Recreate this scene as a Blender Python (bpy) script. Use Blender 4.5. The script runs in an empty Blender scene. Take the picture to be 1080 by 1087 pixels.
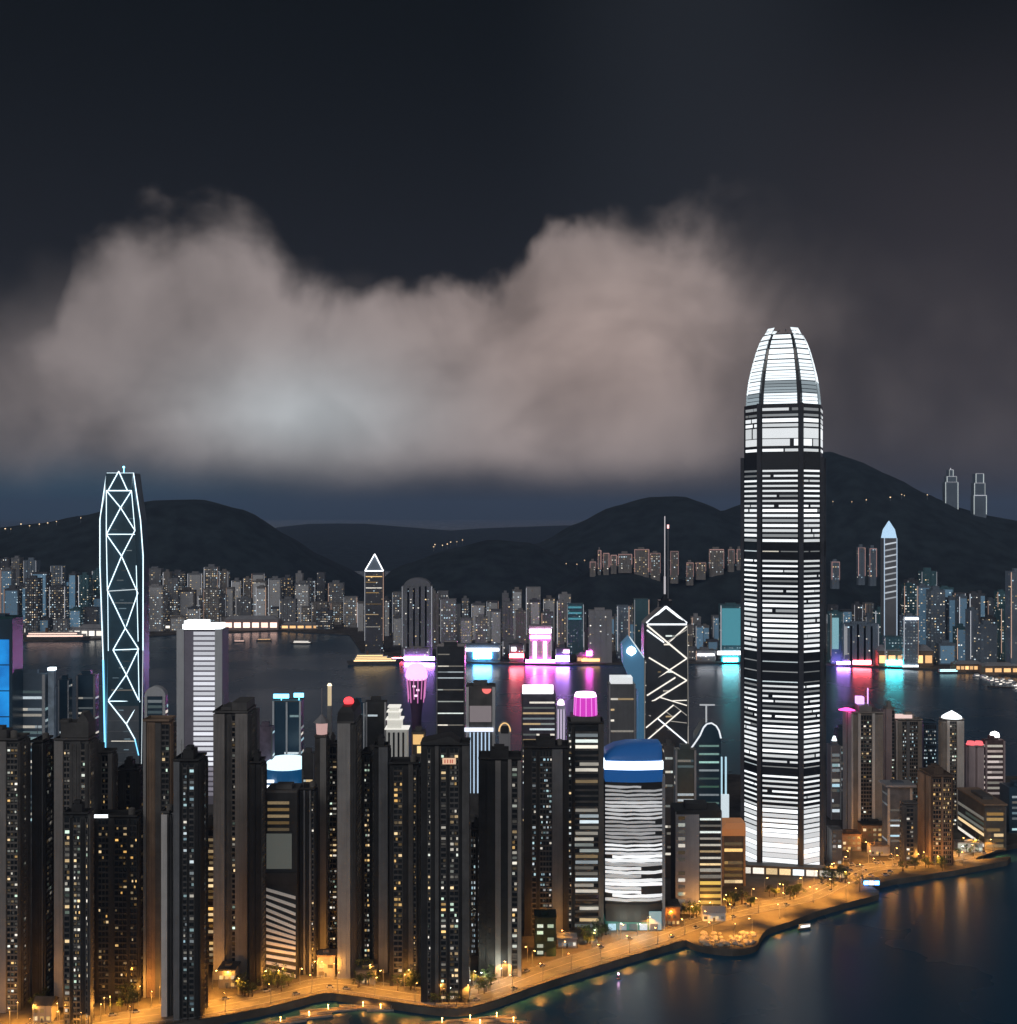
import bpy, math, random
from mathutils import Vector, noise as mnoise
R = random.Random(7)
S = bpy.context.scene
COL = S.collection
rad = math.radians

# ------------------------------------------------------------------ camera, world, added moonlight, exposure
H, F, CX, CY, G = 272.0, 1300.0, 540.0, 543.5, 4.0      # camera height, focal length in photo pixels, centre, quay level
cam = bpy.data.objects.new('camera', bpy.data.cameras.new('camera')); COL.objects.link(cam)
cam.location = (0, 0, H); cam.rotation_euler = (rad(90), 0, 0)
cam.data.sensor_width = 36; cam.data.lens = 36 * F / 1080
cam.data.clip_start = 1; cam.data.clip_end = 60000
S.camera = cam
S.view_settings.view_transform = 'Standard'; S.view_settings.look = 'None'
S.view_settings.exposure = 0; S.view_settings.gamma = 1
S.cycles.use_denoising = True
S.cycles.max_bounces = 5; S.cycles.diffuse_bounces = 2; S.cycles.glossy_bounces = 3
S.cycles.sample_clamp_indirect = 4; S.cycles.sample_clamp_direct = 20
S.cycles.caustics_reflective = False; S.cycles.caustics_refractive = False

HAZE = .00005
MOON_EL, MOON_AZ = rad(38), rad(-150)
moon = bpy.data.objects.new('moon', bpy.data.lights.new('moon', 'SUN')); COL.objects.link(moon)  # unseen moon, added to light and model the building fronts
moon.data.energy = 0.34; moon.data.angle = rad(12); moon.data.color = (1.0, .93, .85)
moon.rotation_euler = (rad(52), 0, rad(-32))

def az_of(x): return math.atan((x - CX) / F)
def el_of(x, y): return math.atan((CY - y) / F * math.cos(az_of(x)))

W = bpy.data.worlds.new('World'); S.world = W; W.use_nodes = True
nt = W.node_tree; nt.nodes.clear()
class NG:
    def __init__(s, t): s.t = t
    def n(s, k, **kw):
        o = s.t.nodes.new(k)
        for a, b in kw.items(): setattr(o, a, b)
        return o
    def put(s, inp, v):
        if isinstance(v, bpy.types.NodeSocket): s.t.links.new(v, inp)
        else: inp.default_value = v
    def m(s, op, a, b=0.0, c=0.0, clamp=False):
        o = s.n('ShaderNodeMath', operation=op, use_clamp=clamp)
        s.put(o.inputs[0], a); s.put(o.inputs[1], b); s.put(o.inputs[2], c)
        return o.outputs[0]
    def mix(s, f, a, b, kind='MIX'):
        o = s.n('ShaderNodeMix', data_type='RGBA', blend_type=kind)
        s.put(o.inputs[0], f)
        for i, v in ((6, a), (7, b)):
            s.put(o.inputs[i], v if isinstance(v, bpy.types.NodeSocket) else (*v, 1.0))
        return o.outputs[2]
    def smooth(s, x, a, b):
        o = s.n('ShaderNodeMapRange', interpolation_type='SMOOTHSTEP')
        s.put(o.inputs[0], x); s.put(o.inputs[1], a); s.put(o.inputs[2], b)
        o.inputs[3].default_value = 0; o.inputs[4].default_value = 1
        return o.outputs[0]
    def curve(s, x, pts):
        o = s.n('ShaderNodeFloatCurve'); c = o.mapping.curves[0]
        while len(c.points) < len(pts): c.points.new(.5, .5)
        for p, (a, b) in zip(c.points, pts): p.location = (a, b); p.handle_type = 'AUTO_CLAMPED'
        o.mapping.update(); s.put(o.inputs[1], x)
        return o.outputs[0]
    def noise(s, vec, scale, detail=4, rough=.5, dist=0.0):
        o = s.n('ShaderNodeTexNoise'); s.put(o.inputs['Vector'], vec)
        o.inputs['Scale'].default_value = scale; o.inputs['Detail'].default_value = detail
        o.inputs['Roughness'].default_value = rough; o.inputs['Distortion'].default_value = dist
        return o.outputs[0]
    def vm(s, op, a, b):
        o = s.n('ShaderNodeVectorMath', operation=op); s.put(o.inputs[0], a); s.put(o.inputs[1], b)
        return o.outputs[0]

g = NG(nt)
gen = g.n('ShaderNodeTexCoord').outputs['Generated']
sep = g.n('ShaderNodeSeparateXYZ'); nt.links.new(gen, sep.inputs[0])
dx, dy, dz = sep.outputs
AZ = g.m('ARCTAN2', dx, dy); EL = g.m('ARCSINE', dz)
T = g.m('MULTIPLY_ADD', AZ, 1 / 1.2, .5, clamp=True)
def cpts(pts, f): return [((az_of(x) + .6) / 1.2, f(x, y)) for x, y in pts]
TOP = [(-250, 330), (0, 302), (50, 306), (80, 245), (130, 212), (230, 200), (285, 240), (330, 282), (400, 290), (470, 297), (545, 272), (575, 226), (640, 198), (700, 206), (760, 216), (840, 225), (950, 240), (1080, 250), (1300, 260)]
top_el = g.curve(T, cpts(TOP, lambda x, y: el_of(x, y) / .5))
top_el = g.m('MULTIPLY', top_el, .5)
SOFT = [(-250, .12), (0, .12), (60, .06), (140, .055), (240, .05), (300, .06), (420, .030), (560, .026), (640, .04), (720, .06), (800, .12), (950, .2), (1300, .2)]
soft = g.curve(T, cpts(SOFT, lambda x, y: y))
FADE = [(-250, .5), (0, .66), (100, .84), (300, .95), (480, .90), (620, 1.0), (720, .90), (790, .60), (870, .36), (980, .22), (1080, .16), (1300, .2)]
fade = g.curve(T, cpts(FADE, lambda x, y: y))
warp = g.vm('SCALE', gen, (1, 1, 1)); warp.node.inputs[3].default_value = 1.0
n1 = g.noise(gen, 11, 4, .48, .25)
n2 = g.noise(gen, 5.0, 5, .5, .5)
n3 = g.noise(gen, 30, 3, .5, .3)
edge = g.m('ADD', top_el, g.m('MULTIPLY', g.m('SUBTRACT', n1, .5), .105))
edge = g.m('ADD', edge, g.m('MULTIPLY', g.m('SUBTRACT', n3, .5), .03))
cov = g.smooth(g.m('DIVIDE', g.m('SUBTRACT', edge, EL), soft), 0.0, 1.0)
bot = g.m('ADD', EL, g.m('MULTIPLY', g.m('SUBTRACT', n2, .5), .05))
low = g.smooth(bot, .002, .062)
cov = g.m('MULTIPLY', g.m('MULTIPLY', cov, g.m('MULTIPLY_ADD', low, .93, .07)), fade)
fogfade = g.curve(T, cpts([(-250, .6), (0, .72), (150, .85), (330, 1.0), (620, 1.0), (720, .9), (800, .55), (880, .22), (960, .08), (1080, .03), (1300, .03)], lambda x, y: y))
fog = g.m('MULTIPLY', g.smooth(g.m('MULTIPLY_ADD', g.m('SUBTRACT', n2, .5), .06, EL), el_of(540, 538), el_of(540, 474)), g.m('SUBTRACT', 1.0, g.smooth(g.m('MULTIPLY_ADD', g.m('SUBTRACT', n1, .5), .12, EL), el_of(540, 440), el_of(540, 290))))
cov = g.m('MAXIMUM', cov, g.m('MULTIPLY', fog, fogfade))
n4 = g.noise(gen, 6.5, 4, .5, .8)
body = g.m('MULTIPLY_ADD', g.smooth(n4, .32, .62), .58, .66)
body = g.m('MULTIPLY', body, g.m('MULTIPLY_ADD', g.smooth(n1, .28, .68), .40, .78))
def blob(x, y, rx, ry):
    a = g.m('DIVIDE', g.m('SUBTRACT', AZ, az_of(x)), rx); e = g.m('DIVIDE', g.m('SUBTRACT', EL, el_of(x, y)), ry)
    return g.m('EXPONENT', g.m('MULTIPLY', g.m('ADD', g.m('MULTIPLY', a, a), g.m('MULTIPLY', e, e)), -1.0))
# brighter where the city's glow strikes the cloud base
glow = blob(320, 440, .10, .045); glow2 = blob(640, 360, .16, .10)
body = g.m('ADD', body, g.m('MULTIPLY_ADD', glow, .42, g.m('MULTIPLY', glow2, .20)))
ccol = g.mix(glow, g.mix(glow2, (.228, .195, .190), (.275, .215, .198)), (.30, .312, .322))
cloud = g.mix(1.0, ccol, (1, 1, 1), 'MULTIPLY')
night = g.mix(g.smooth(EL, 0.0, .42), (.020, .021, .027), (.0062, .0080, .0108))
night = g.mix(g.m('MULTIPLY', g.m('MULTIPLY', g.smooth(AZ, -.02, .14), g.m('SUBTRACT', 1.0, g.smooth(AZ, .16, .34))), .55), night, (.022, .025, .032))
night = g.mix(g.m('MULTIPLY', g.smooth(AZ, .08, .36), g.m('SUBTRACT', 1.0, g.smooth(EL, .12, .42))), night, (.036, .032, .038))
teal = blob(70, 535, .19, .050)  # blue glow of the left tower's light, put into the sky colour
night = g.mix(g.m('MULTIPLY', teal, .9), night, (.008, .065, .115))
cl = g.n('ShaderNodeVectorMath', operation='SCALE'); nt.links.new(cloud, cl.inputs[0]); nt.links.new(body, cl.inputs[3])
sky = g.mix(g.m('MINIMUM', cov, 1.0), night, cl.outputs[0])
# unseen bright sky added behind the camera to light the building fronts
back = g.m('MULTIPLY', g.smooth(g.m('MULTIPLY', dy, -1.0), -.25, .5), g.m('MULTIPLY', g.smooth(EL, -.05, .05), g.m('SUBTRACT', 1.0, g.smooth(EL, .25, 1.1))))
sky = g.mix(back, sky, (.50, .50, .52))
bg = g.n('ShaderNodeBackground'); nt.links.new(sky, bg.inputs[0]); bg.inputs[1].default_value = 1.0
ns = g.n('ShaderNodeTexSky', sky_type='NISHITA'); ns.sun_disc = False
ns.sun_elevation = rad(-9); ns.sun_rotation = MOON_AZ
bg2 = g.n('ShaderNodeBackground'); nt.links.new(ns.outputs[0], bg2.inputs[0]); bg2.inputs[1].default_value = .05
ad = g.n('ShaderNodeAddShader'); nt.links.new(bg.outputs[0], ad.inputs[0]); nt.links.new(bg2.outputs[0], ad.inputs[1])
wo = g.n('ShaderNodeOutputWorld'); nt.links.new(ad.outputs[0], wo.inputs[0])
W.cycles.sampling_method = 'MANUAL'; W.cycles.sample_map_resolution = 512

# ------------------------------------------------------------------ helpers
def dep(y, z=G): return (H - z) * F / (y - CY)
def wx(x, D): return (x - CX) * D / F
def wz(y, D): return H - (y - CY) * D / F
def gp(x, y, z=G):
    D = dep(y, z); return Vector((wx(x, D), D, z))

class MB:
    def __init__(s): s.v, s.f, s.m = [], [], []
    def face(s, pts, mi=0):
        k = len(s.v); s.v += [tuple(p) for p in pts]; s.f.append(tuple(range(k, k + len(pts)))); s.m.append(mi)
    def box(s, x0, x1, y0, y1, z0, z1, mi=0):
        if x0 > x1: x0, x1 = x1, x0
        if y0 > y1: y0, y1 = y1, y0
        k = len(s.v)
        s.v += [(x0, y0, z0), (x1, y0, z0), (x1, y1, z0), (x0, y1, z0), (x0, y0, z1), (x1, y0, z1), (x1, y1, z1), (x0, y1, z1)]
        for q in ((0, 3, 2, 1), (4, 5, 6, 7), (0, 1, 5, 4), (1, 2, 6, 5), (2, 3, 7, 6), (3, 0, 4, 7)):
            s.f.append(tuple(k + i for i in q)); s.m.append(mi)
    def loft(s, rings, mi=0, cap=True):
        k = len(s.v); n = len(rings[0])
        for r in rings: s.v += [tuple(p) for p in r]
        for j in range(len(rings) - 1):
            for i in range(n):
                a = k + j * n + i; b = k + j * n + (i + 1) % n
                s.f.append((a, b, b + n, a + n)); s.m.append(mi)
        if cap:
            s.f.append(tuple(k + i for i in reversed(range(n)))); s.m.append(mi)
            s.f.append(tuple(k + (len(rings) - 1) * n + i for i in range(n))); s.m.append(mi)
    def prism(s, poly, z0, z1, mi=0): s.loft([[(x, y, z0) for x, y in poly], [(x, y, z1) for x, y in poly]], mi)
    def cone(s, x, y, z0, z1, r0, r1, n=12, mi=0):
        s.loft([[(x + r * math.cos(2 * math.pi * i / n), y + r * math.sin(2 * math.pi * i / n), z) for i in range(n)] for r, z in ((r0, z0), (max(r1, .01), z1))], mi)
    def lathe(s, prof, n=20, x=0, y=0, mi=0):
        s.loft([[(x + max(r, .01) * math.cos(2 * math.pi * i / n), y + max(r, .01) * math.sin(2 * math.pi * i / n), z) for i in range(n)] for r, z in prof], mi)
    def tube(s, a, b, r, n=6, mi=0):
        a, b = Vector(a), Vector(b); d = (b - a).normalized()
        u = d.orthogonal().normalized(); w = d.cross(u)
        s.loft([[p + r * (math.cos(2 * math.pi * i / n) * u + math.sin(2 * math.pi * i / n) * w) for i in range(n)] for p in (a, b)], mi)
    def build(s, name, mats, parent=None, loc=(0, 0, 0), smooth=False):
        me = bpy.data.meshes.new(name); me.from_pydata(s.v, [], s.f)
        for m in (mats if isinstance(mats, (list, tuple)) else [mats]): me.materials.append(m)
        me.polygons.foreach_set('material_index', s.m)
        if smooth: me.polygons.foreach_set('use_smooth', [True] * len(s.f))
        me.update()
        return link(name, me, parent, loc)
def link(name, data, parent=None, loc=(0, 0, 0)):
    o = bpy.data.objects.new(name, data); COL.objects.link(o); o.location = loc
    if parent: o.parent = parent
    return o
def tag(o, label=None, cat=None, group=None, kind=None):
    for k, v in (('label', label), ('category', cat), ('group', group), ('kind', kind)):
        if v: o[k] = v
    return o
def thing(name, label, cat, loc=(0, 0, 0), group=None, rz=0):
    o = link(name, None, None, loc); o.rotation_euler = (0, 0, rz); o.empty_display_size = 2
    return tag(o, label, cat, group)
def copy_tree(o, parent=None):
    c = o.copy(); COL.objects.link(c)
    if parent: c.parent = parent
    for ch in o.children: copy_tree(ch, c)
    return c

# ------------------------------------------------------------------ materials
MATS = {}
def surf(name, col, rough=.75, var=.25, scale=.15, streak=0.0, metal=0.0, spec=.3):
    """matt surface with blotches and optional rain streaks"""
    if name in MATS: return MATS[name]
    m = bpy.data.materials.new(name); m.use_nodes = True; t = m.node_tree; q = NG(t)
    b = t.nodes['Principled BSDF']
    oc = q.n('ShaderNodeTexCoord').outputs['Object']
    f = q.noise(oc, scale, 5, .6)
    lo = tuple(c * (1 - var) for c in col); hi = tuple(min(1, c * (1 + var)) for c in col)
    c = q.mix(q.smooth(f, .3, .7), lo, hi)
    if streak:
        mp = q.n('ShaderNodeMapping'); t.links.new(oc, mp.inputs[0]); mp.inputs['Scale'].default_value = (1, 1, .03)
        st = q.noise(mp.outputs[0], .9, 3, .6)
        c = q.mix(q.m('MULTIPLY', q.smooth(st, .45, .75), streak), c, tuple(x * .45 for x in col))
    t.links.new(c, b.inputs['Base Color'])
    b.inputs['Roughness'].default_value = rough; b.inputs['Metallic'].default_value = metal
    b.inputs['Specular IOR Level'].default_value = spec
    MATS[name] = m; return m
def lamp(name, col, strength, sample=True, vary=0.0, base=None):
    """something that gives off light; vary makes each object or island its own brightness"""
    if name in MATS: return MATS[name]
    m = bpy.data.materials.new(name); m.use_nodes = True; t = m.node_tree; q = NG(t)
    b = t.nodes['Principled BSDF']; b.inputs['Base Color'].default_value = (*(base or (.1, .1, .1)), 1)
    b.inputs['Roughness'].default_value = .4
    b.inputs['Emission Color'].default_value = (*col, 1); b.inputs['Emission Strength'].default_value = strength
    if vary:
        r = q.m('FRACT', q.m('ADD', q.n('ShaderNodeObjectInfo').outputs['Random'], q.n('ShaderNodeNewGeometry').outputs['Random Per Island']))
        t.links.new(q.m('MULTIPLY', q.m('MULTIPLY_ADD', q.m('POWER', r, 1.8), vary, 1 - vary * .55), strength), b.inputs['Emission Strength'])
    m.cycles.emission_sampling = 'AUTO' if sample else 'NONE'
    MATS[name] = m; return m
def window_mat(name, cols, smin, smax, power=3.0):
    """lit panes: hue and brightness differ from pane to pane"""
    if name in MATS: return MATS[name]
    m = bpy.data.materials.new(name); m.use_nodes = True; t = m.node_tree; q = NG(t)
    b = t.nodes['Principled BSDF']; b.inputs['Base Color'].default_value = (.03, .03, .03, 1); b.inputs['Roughness'].default_value = .25
    r = q.m('FRACT', q.m('ADD', q.n('ShaderNodeObjectInfo').outputs['Random'], q.n('ShaderNodeNewGeometry').outputs['Random Per Island']))
    wn = q.n('ShaderNodeTexWhiteNoise', noise_dimensions='1D'); t.links.new(r, wn.inputs['W'])
    cr = q.n('ShaderNodeValToRGB'); cr.color_ramp.interpolation = 'CONSTANT'
    els = cr.color_ramp.elements
    while len(els) < len(cols): els.new(.5)
    for i, (e, c) in enumerate(zip(els, cols)): e.position = i / len(cols); e.color = (*c, 1)
    t.links.new(wn.outputs['Value'], cr.inputs[0])
    # furniture, curtains: uneven glow inside the pane
    oc = q.n('ShaderNodeTexCoord').outputs['Object']
    u = q.noise(q.vm('ADD', oc, q.n('ShaderNodeObjectInfo').outputs['Location']), 1.3, 3, .6)
    s = q.m('MULTIPLY_ADD', q.m('POWER', r, power), smax - smin, smin)
    t.links.new(q.m('MULTIPLY', s, q.m('MULTIPLY_ADD', u, 1.0, .5)), b.inputs['Emission Strength'])
    t.links.new(cr.outputs[0], b.inputs['Emission Color'])
    m.cycles.emission_sampling = 'NONE'
    MATS[name] = m; return m

WARM = (1, .72, .38); WHITE = (1, .93, .80); COOL = (.80, .93, 1.0); YEL = (1, .62, .22); GRN = (.75, 1, .8)
M_home = window_mat('home_windows', [WHITE, WARM, WHITE, YEL, (.9, .95, .85), WARM, GRN, WHITE], .05, 1.5, 3.4)
M_amber = window_mat('amber_windows', [YEL, WARM, YEL, (1, .55, .15), WARM], .08, 1.2, 2.6)
M_office = window_mat('office_windows', [WHITE, COOL, WHITE, (.9, 1, .95), WARM], .10, 1.1, 1.6)
M_cool = window_mat('cool_windows', [COOL, (.55, .85, 1), COOL, (.6, .9, .95), WHITE], .08, .9, 2.0)
M_far = window_mat('far_windows', [WHITE, WARM, COOL, WHITE, (.6, .85, 1.), WARM], .12, 2.0, 2.6)
M_farwarm = window_mat('far_warm_windows', [WARM, YEL, WHITE, WARM], .12, 1.8, 2.6)
M_glass = surf('dark_glass', (.018, .022, .026), .12, .3, .05, spec=.5)
M_glassblue = surf('blue_glass', (.03, .07, .11), .28, .3, .03, spec=.5)
M_pier = surf('pale_render', (.32, .315, .31), .8, .12, .08, .35)
M_pier2 = surf('warm_render', (.26, .245, .235), .8, .12, .08, .4)
M_pier3 = surf('slate_render', (.17, .175, .185), .75, .15, .08, .35)
M_dark = surf('dark_cladding', (.105, .102, .10), .7, .25, .08, .3)
M_black = surf('black_cladding', (.038, .038, .039), .6, .25, .08, .2)
M_slab = surf('sill_concrete', (.16, .15, .14), .8, .2, .2)
M_roof = surf('roof_felt', (.07, .065, .06), .9, .3, .2)
M_white = surf('white_panel', (.62, .64, .66), .6, .06, .05, .15)
M_grey = surf('grey_panel', (.34, .34, .36), .65, .12, .05, .25)
M_steel = surf('steel', (.4, .41, .43), .35, .1, .1, metal=.8)
M_brown = surf('brown_stone', (.27, .19, .135), .75, .18, .08, .35)
M_brick = surf('red_brown_brick', (.24, .13, .07), .85, .3, .2)

# ------------------------------------------------------------------ setting: water, land, road, hills
def water_mat():
    m = bpy.data.materials.new('harbour_water'); m.use_nodes = True; t = m.node_tree; q = NG(t); b = t.nodes['Principled BSDF']
    b.inputs['Base Color'].default_value = (.012, .066, .125, 1); b.inputs['IOR'].default_value = 1.33; b.inputs['Specular IOR Level'].default_value = .36
    oc = q.n('ShaderNodeTexCoord').outputs['Object']
    f = q.noise(oc, .004, 5, .55)
    t.links.new(q.m('MULTIPLY_ADD', q.smooth(f, .3, .7), .07, .235), b.inputs['Roughness'])
    bp = q.n('ShaderNodeBump'); bp.inputs['Strength'].default_value = .05; bp.inputs['Distance'].default_value = 1.0
    mp = q.n('ShaderNodeMapping'); t.links.new(oc, mp.inputs[0]); mp.inputs['Scale'].default_value = (.05, .12, 1)
    t.links.new(q.noise(mp.outputs[0], 1.0, 4, .6), bp.inputs['Height'])
    t.links.new(bp.outputs[0], b.inputs['Normal'])
    return m
wb = MB(); wb.face([(-22000, -500, 0), (22000, -500, 0), (22000, 42000, 0), (-22000, 42000, 0)])
tag(wb.build('water', water_mat()), kind='structure')

def smooth_line(pts, k=5):
    out = []
    for i in range(len(pts) - 1):
        p0 = pts[max(0, i - 1)]; p1 = pts[i]; p2 = pts[i + 1]; p3 = pts[min(len(pts) - 1, i + 2)]
        for j in range(k):
            t = j / k
            out.append(tuple(.5 * (2 * p1[a] + (p2[a] - p0[a]) * t + (2 * p0[a] - 5 * p1[a] + 4 * p2[a] - p3[a]) * t * t + (3 * p1[a] - p0[a] - 3 * p2[a] + p3[a]) * t ** 3) for a in (0, 1)))
    return out + [pts[-1]]
QUAY = [(-60, 1114), (60, 1100), (150, 1088), (210, 1080), (262, 1071), (300, 1063), (345, 1052), (372, 1054), (420, 1061), (465, 1067), (495, 1067), (530, 1058), (580, 1040), (650, 1018), (700, 1003), (727, 995)]
SPIT = [(727, 995), (742, 1001), (775, 1005), (800, 1001), (806, 991), (814, 983), (838, 975), (874, 962), (915, 951), (930, 947)]
EAST = [(930, 947), (931, 943), (921, 937), (947, 931), (1014, 921), (1066, 911), (1070, 907), (1032, 910), (1044, 900), (1080, 892), (1180, 876)]
coast = [gp(x, y) for x, y in smooth_line(QUAY, 4)[:-1] + smooth_line(SPIT, 4)[:-1] + EAST]
rear = [gp(x, y) for x, y in [(1180, 822), (900, 822), (600, 818), (300, 816), (-120, 812)]]
M_ground = surf('paving', (.095, .085, .075), .9, .35, .06)
lb = MB(); ring = [(p.x, p.y) for p in coast + rear]
lb.prism(ring, -3, G); 
# seawall batter is the prism side; top face is the ground
tag(lb.build('ground', M_ground), kind='structure')
M_asph = surf('asphalt', (.15, .14, .125), .85, .25, .12)
M_kerb = surf('kerb_stone', (.30, .28, .26), .85, .2, .3)
M_paint = surf('road_paint', (.6, .58, .52), .7, .15, .5)
M_sea = surf('seawall_stone', (.07, .064, .058), .9, .4, .4)
def ribbon(line, o0, o1, z0, z1, name, mat, dash=None, parent=None):
    """strip running beside a line of points, from offset o0 to o1 to its left"""
    mb = MB(); n = len(line); nrm = []
    for i in range(n):
        d = (line[min(n - 1, i + 1)] - line[max(0, i - 1)]); d.z = 0; d.normalize(); nrm.append(Vector((-d.y, d.x, 0)))
    for i in range(n - 1):
        if dash and i % dash[0] >= dash[1]: continue
        a0 = line[i] + nrm[i] * o0; a1 = line[i] + nrm[i] * o1; b0 = line[i + 1] + nrm[i + 1] * o0; b1 = line[i + 1] + nrm[i + 1] * o1
        lo = [(p.x, p.y, z0) for p in (a0, b0, b1, a1)]; hi = [(p.x, p.y, z1) for p in (a0, b0, b1, a1)]
        if z1 - z0 < .02: mb.face(hi)
        else: mb.loft([lo, hi])
    return mb.build(name, mat, parent)
def resample(pts, step):
    out = [pts[0].copy()]; acc = 0
    for a, b in zip(pts, pts[1:]):
        L = (b - a).length; d = step - acc
        while d <= L: out.append(a.lerp(b, d / L)); d += step
        acc = (L - (d - step))
    return out
quay = resample([gp(x, y) for x, y in smooth_line(QUAY, 6)], 4)
ROADPX = [(-60, 1100), (60, 1088), (150, 1076), (210, 1068), (262, 1059), (300, 1051), (345, 1041), (372, 1042), (420, 1049), (465, 1055), (495, 1055), (530, 1046), (580, 1027), (650, 1005), (700, 990), (740, 976), (790, 963), (850, 950), (890, 932), (915, 920), (960, 914), (1020, 905), (1050, 895)]
road = resample([gp(x, y) for x, y in smooth_line(ROADPX, 6)], 4)
tag(ribbon(road, -9, 9, G, G + .004, 'road', M_asph), kind='structure')
tag(ribbon(road, -9.4, -9, G - .1, G + .14, 'road_kerb_shore', M_kerb), kind='structure')
tag(ribbon(road, 9, 9.4, G - .1, G + .14, 'road_kerb_inland', M_kerb), kind='structure')
for o in (-8.4, 8.3): tag(ribbon(road, o, o + .2, G, G + .008, 'road_edge_marking', M_paint), kind='structure')
tag(ribbon(road, -.15, .15, G, G + .008, 'road_centre_marking', M_paint), kind='structure')
for o in (-4.3, 4.2): tag(ribbon(road, o, o + .15, G, G + .008, 'road_lane_marking', M_paint, (3, 1)), kind='structure')
tag(ribbon(quay, .0, 1.3, G - .2, G + .45, 'seawall_coping', M_sea), kind='structure')
tag(ribbon(quay, 1.3, 6.0, G, G + .012, 'promenade', surf('promenade_paving', (.13, .115, .10), .85, .25, .3)), kind='structure')

def crest(pts, x):
    if x <= pts[0][0]: return pts[0][1]
    for (a, ya), (b, yb) in zip(pts, pts[1:]):
        if x <= b:
            t = (x - a) / (b - a); t = t * t * (3 - 2 * t) * .5 + t * .5
            return ya + (yb - ya) * t
    return pts[-1][1]
RIDGES = [  # crest line in the photo's pixels, distance, near and far skirts, lowest level
    ([(-300, 575), (0, 561), (45, 556), (95, 547), (135, 537), (172, 531), (215, 530), (262, 541), (300, 566), (335, 588), (360, 600), (392, 625), (420, 650)], 3900, 950, 1100),
    ([(380, 640), (400, 620), (425, 600), (480, 581), (520, 572), (560, 576), (600, 594), (660, 640)], 3500, 750, 900),
    ([(480, 640), (540, 590), (575, 575), (610, 556), (650, 538), (690, 528), (722, 527), (745, 534), (765, 543), (800, 532), (840, 500), (870, 480), (895, 487), (930, 502), (970, 522), (1000, 537), (1040, 547), (1080, 554), (1300, 590)], 4200, 1300, 1200),
    ([(540, 690), (590, 625), (630, 603), (672, 602), (700, 611), (722, 615), (752, 603), (790, 594), (840, 598), (880, 612), (930, 640), (990, 665)], 2950, 420, 700),
]
hx = [(-3000 + 30 * i) for i in range(0, 201)]; hy = [2300 + 42 * j for j in range(0, 75)]
def hill_h(X, Y):
    z = -30
    for pts, D, near, far in RIDGES:
        px = CX + X / D * F
        c = wz(crest(pts, px), D)
        t = (Y - D) / (near if Y < D else far)
        k = max(0, 1 - abs(t)) ; k = k * k * (3 - 2 * k)
        z = max(z, -30 + (c + 30) * k)
    n = mnoise.fractal(Vector((X, Y, 0)) * .0034, 1.0, 2.1, 5)
    return z + n * 14 * min(1, max(0, (z + 10) / 120)) * (0.25 + .75 * min(1, min(abs(Y - r[1]) for r in RIDGES) / 260))
hb = MB(); nx = len(hx)
hb.v = [(X, Y, hill_h(X, Y)) for Y in hy for X in hx]
for j in range(len(hy) - 1):
    for i in range(nx - 1):
        a = j * nx + i; hb.f.append((a, a + 1, a + nx + 1, a + nx)); hb.m.append(0)
tag(hb.build('hills', surf('wooded_slope', (.024, .036, .042), .95, .5, .02), smooth=True), kind='structure')
db = MB(); rws = []  # ridge added to hide the bright sea horizon between the hills
for j, (Y, kz) in enumerate(((5600, -5), (6800, 120), (8600, 1.0), (11500, -5))):
    rws.append([(X, Y, kz if kz <= 0 else (165 + 75 * mnoise.noise(Vector((X * .0013, 3, 0))) + 25 * mnoise.noise(Vector((X * .004, 7, 0)))) * (1 if kz == 1.0 else .55)) for X in range(-6000, 6001, 200)])
for j in range(3):
    for i in range(60): db.face([rws[j][i], rws[j][i + 1], rws[j + 1][i + 1], rws[j + 1][i]])
tag(db.build('added_horizon_ridge', MATS['wooded_slope'], smooth=True), kind='structure')
FAR_SHORE = [(-400, 676), (-60, 679), (60, 679), (130, 676), (200, 671), (300, 668), (372, 672), (385, 690), (430, 699), (520, 702), (600, 704), (700, 702), (790, 702), (880, 704), (950, 707), (1000, 709), (1080, 716), (1400, 730)]
fb = MB(); fpts = [gp(x, y, 3) for x, y in FAR_SHORE]
fb.prism([(p.x, p.y) for p in fpts] + [(3000, 3300), (-3000, 3900)], -2, 3)
tag(fb.build('far_shore_land', M_ground), kind='structure')

# ------------------------------------------------------------------ haze over the harbour
hz = MB(); hz.box(-22500, 22500, -900, 42500, -4, 620)
m = bpy.data.materials.new('night_haze'); m.use_nodes = True; m.node_tree.nodes.clear()
pv = m.node_tree.nodes.new('ShaderNodeVolumePrincipled'); ou = m.node_tree.nodes.new('ShaderNodeOutputMaterial')
pv.inputs['Color'].default_value = (.36, .54, .88, 1); pv.inputs['Density'].default_value = HAZE
m.node_tree.links.new(pv.outputs[0], ou.inputs['Volume'])
tag(hz.build('haze', m), kind='stuff')

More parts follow.
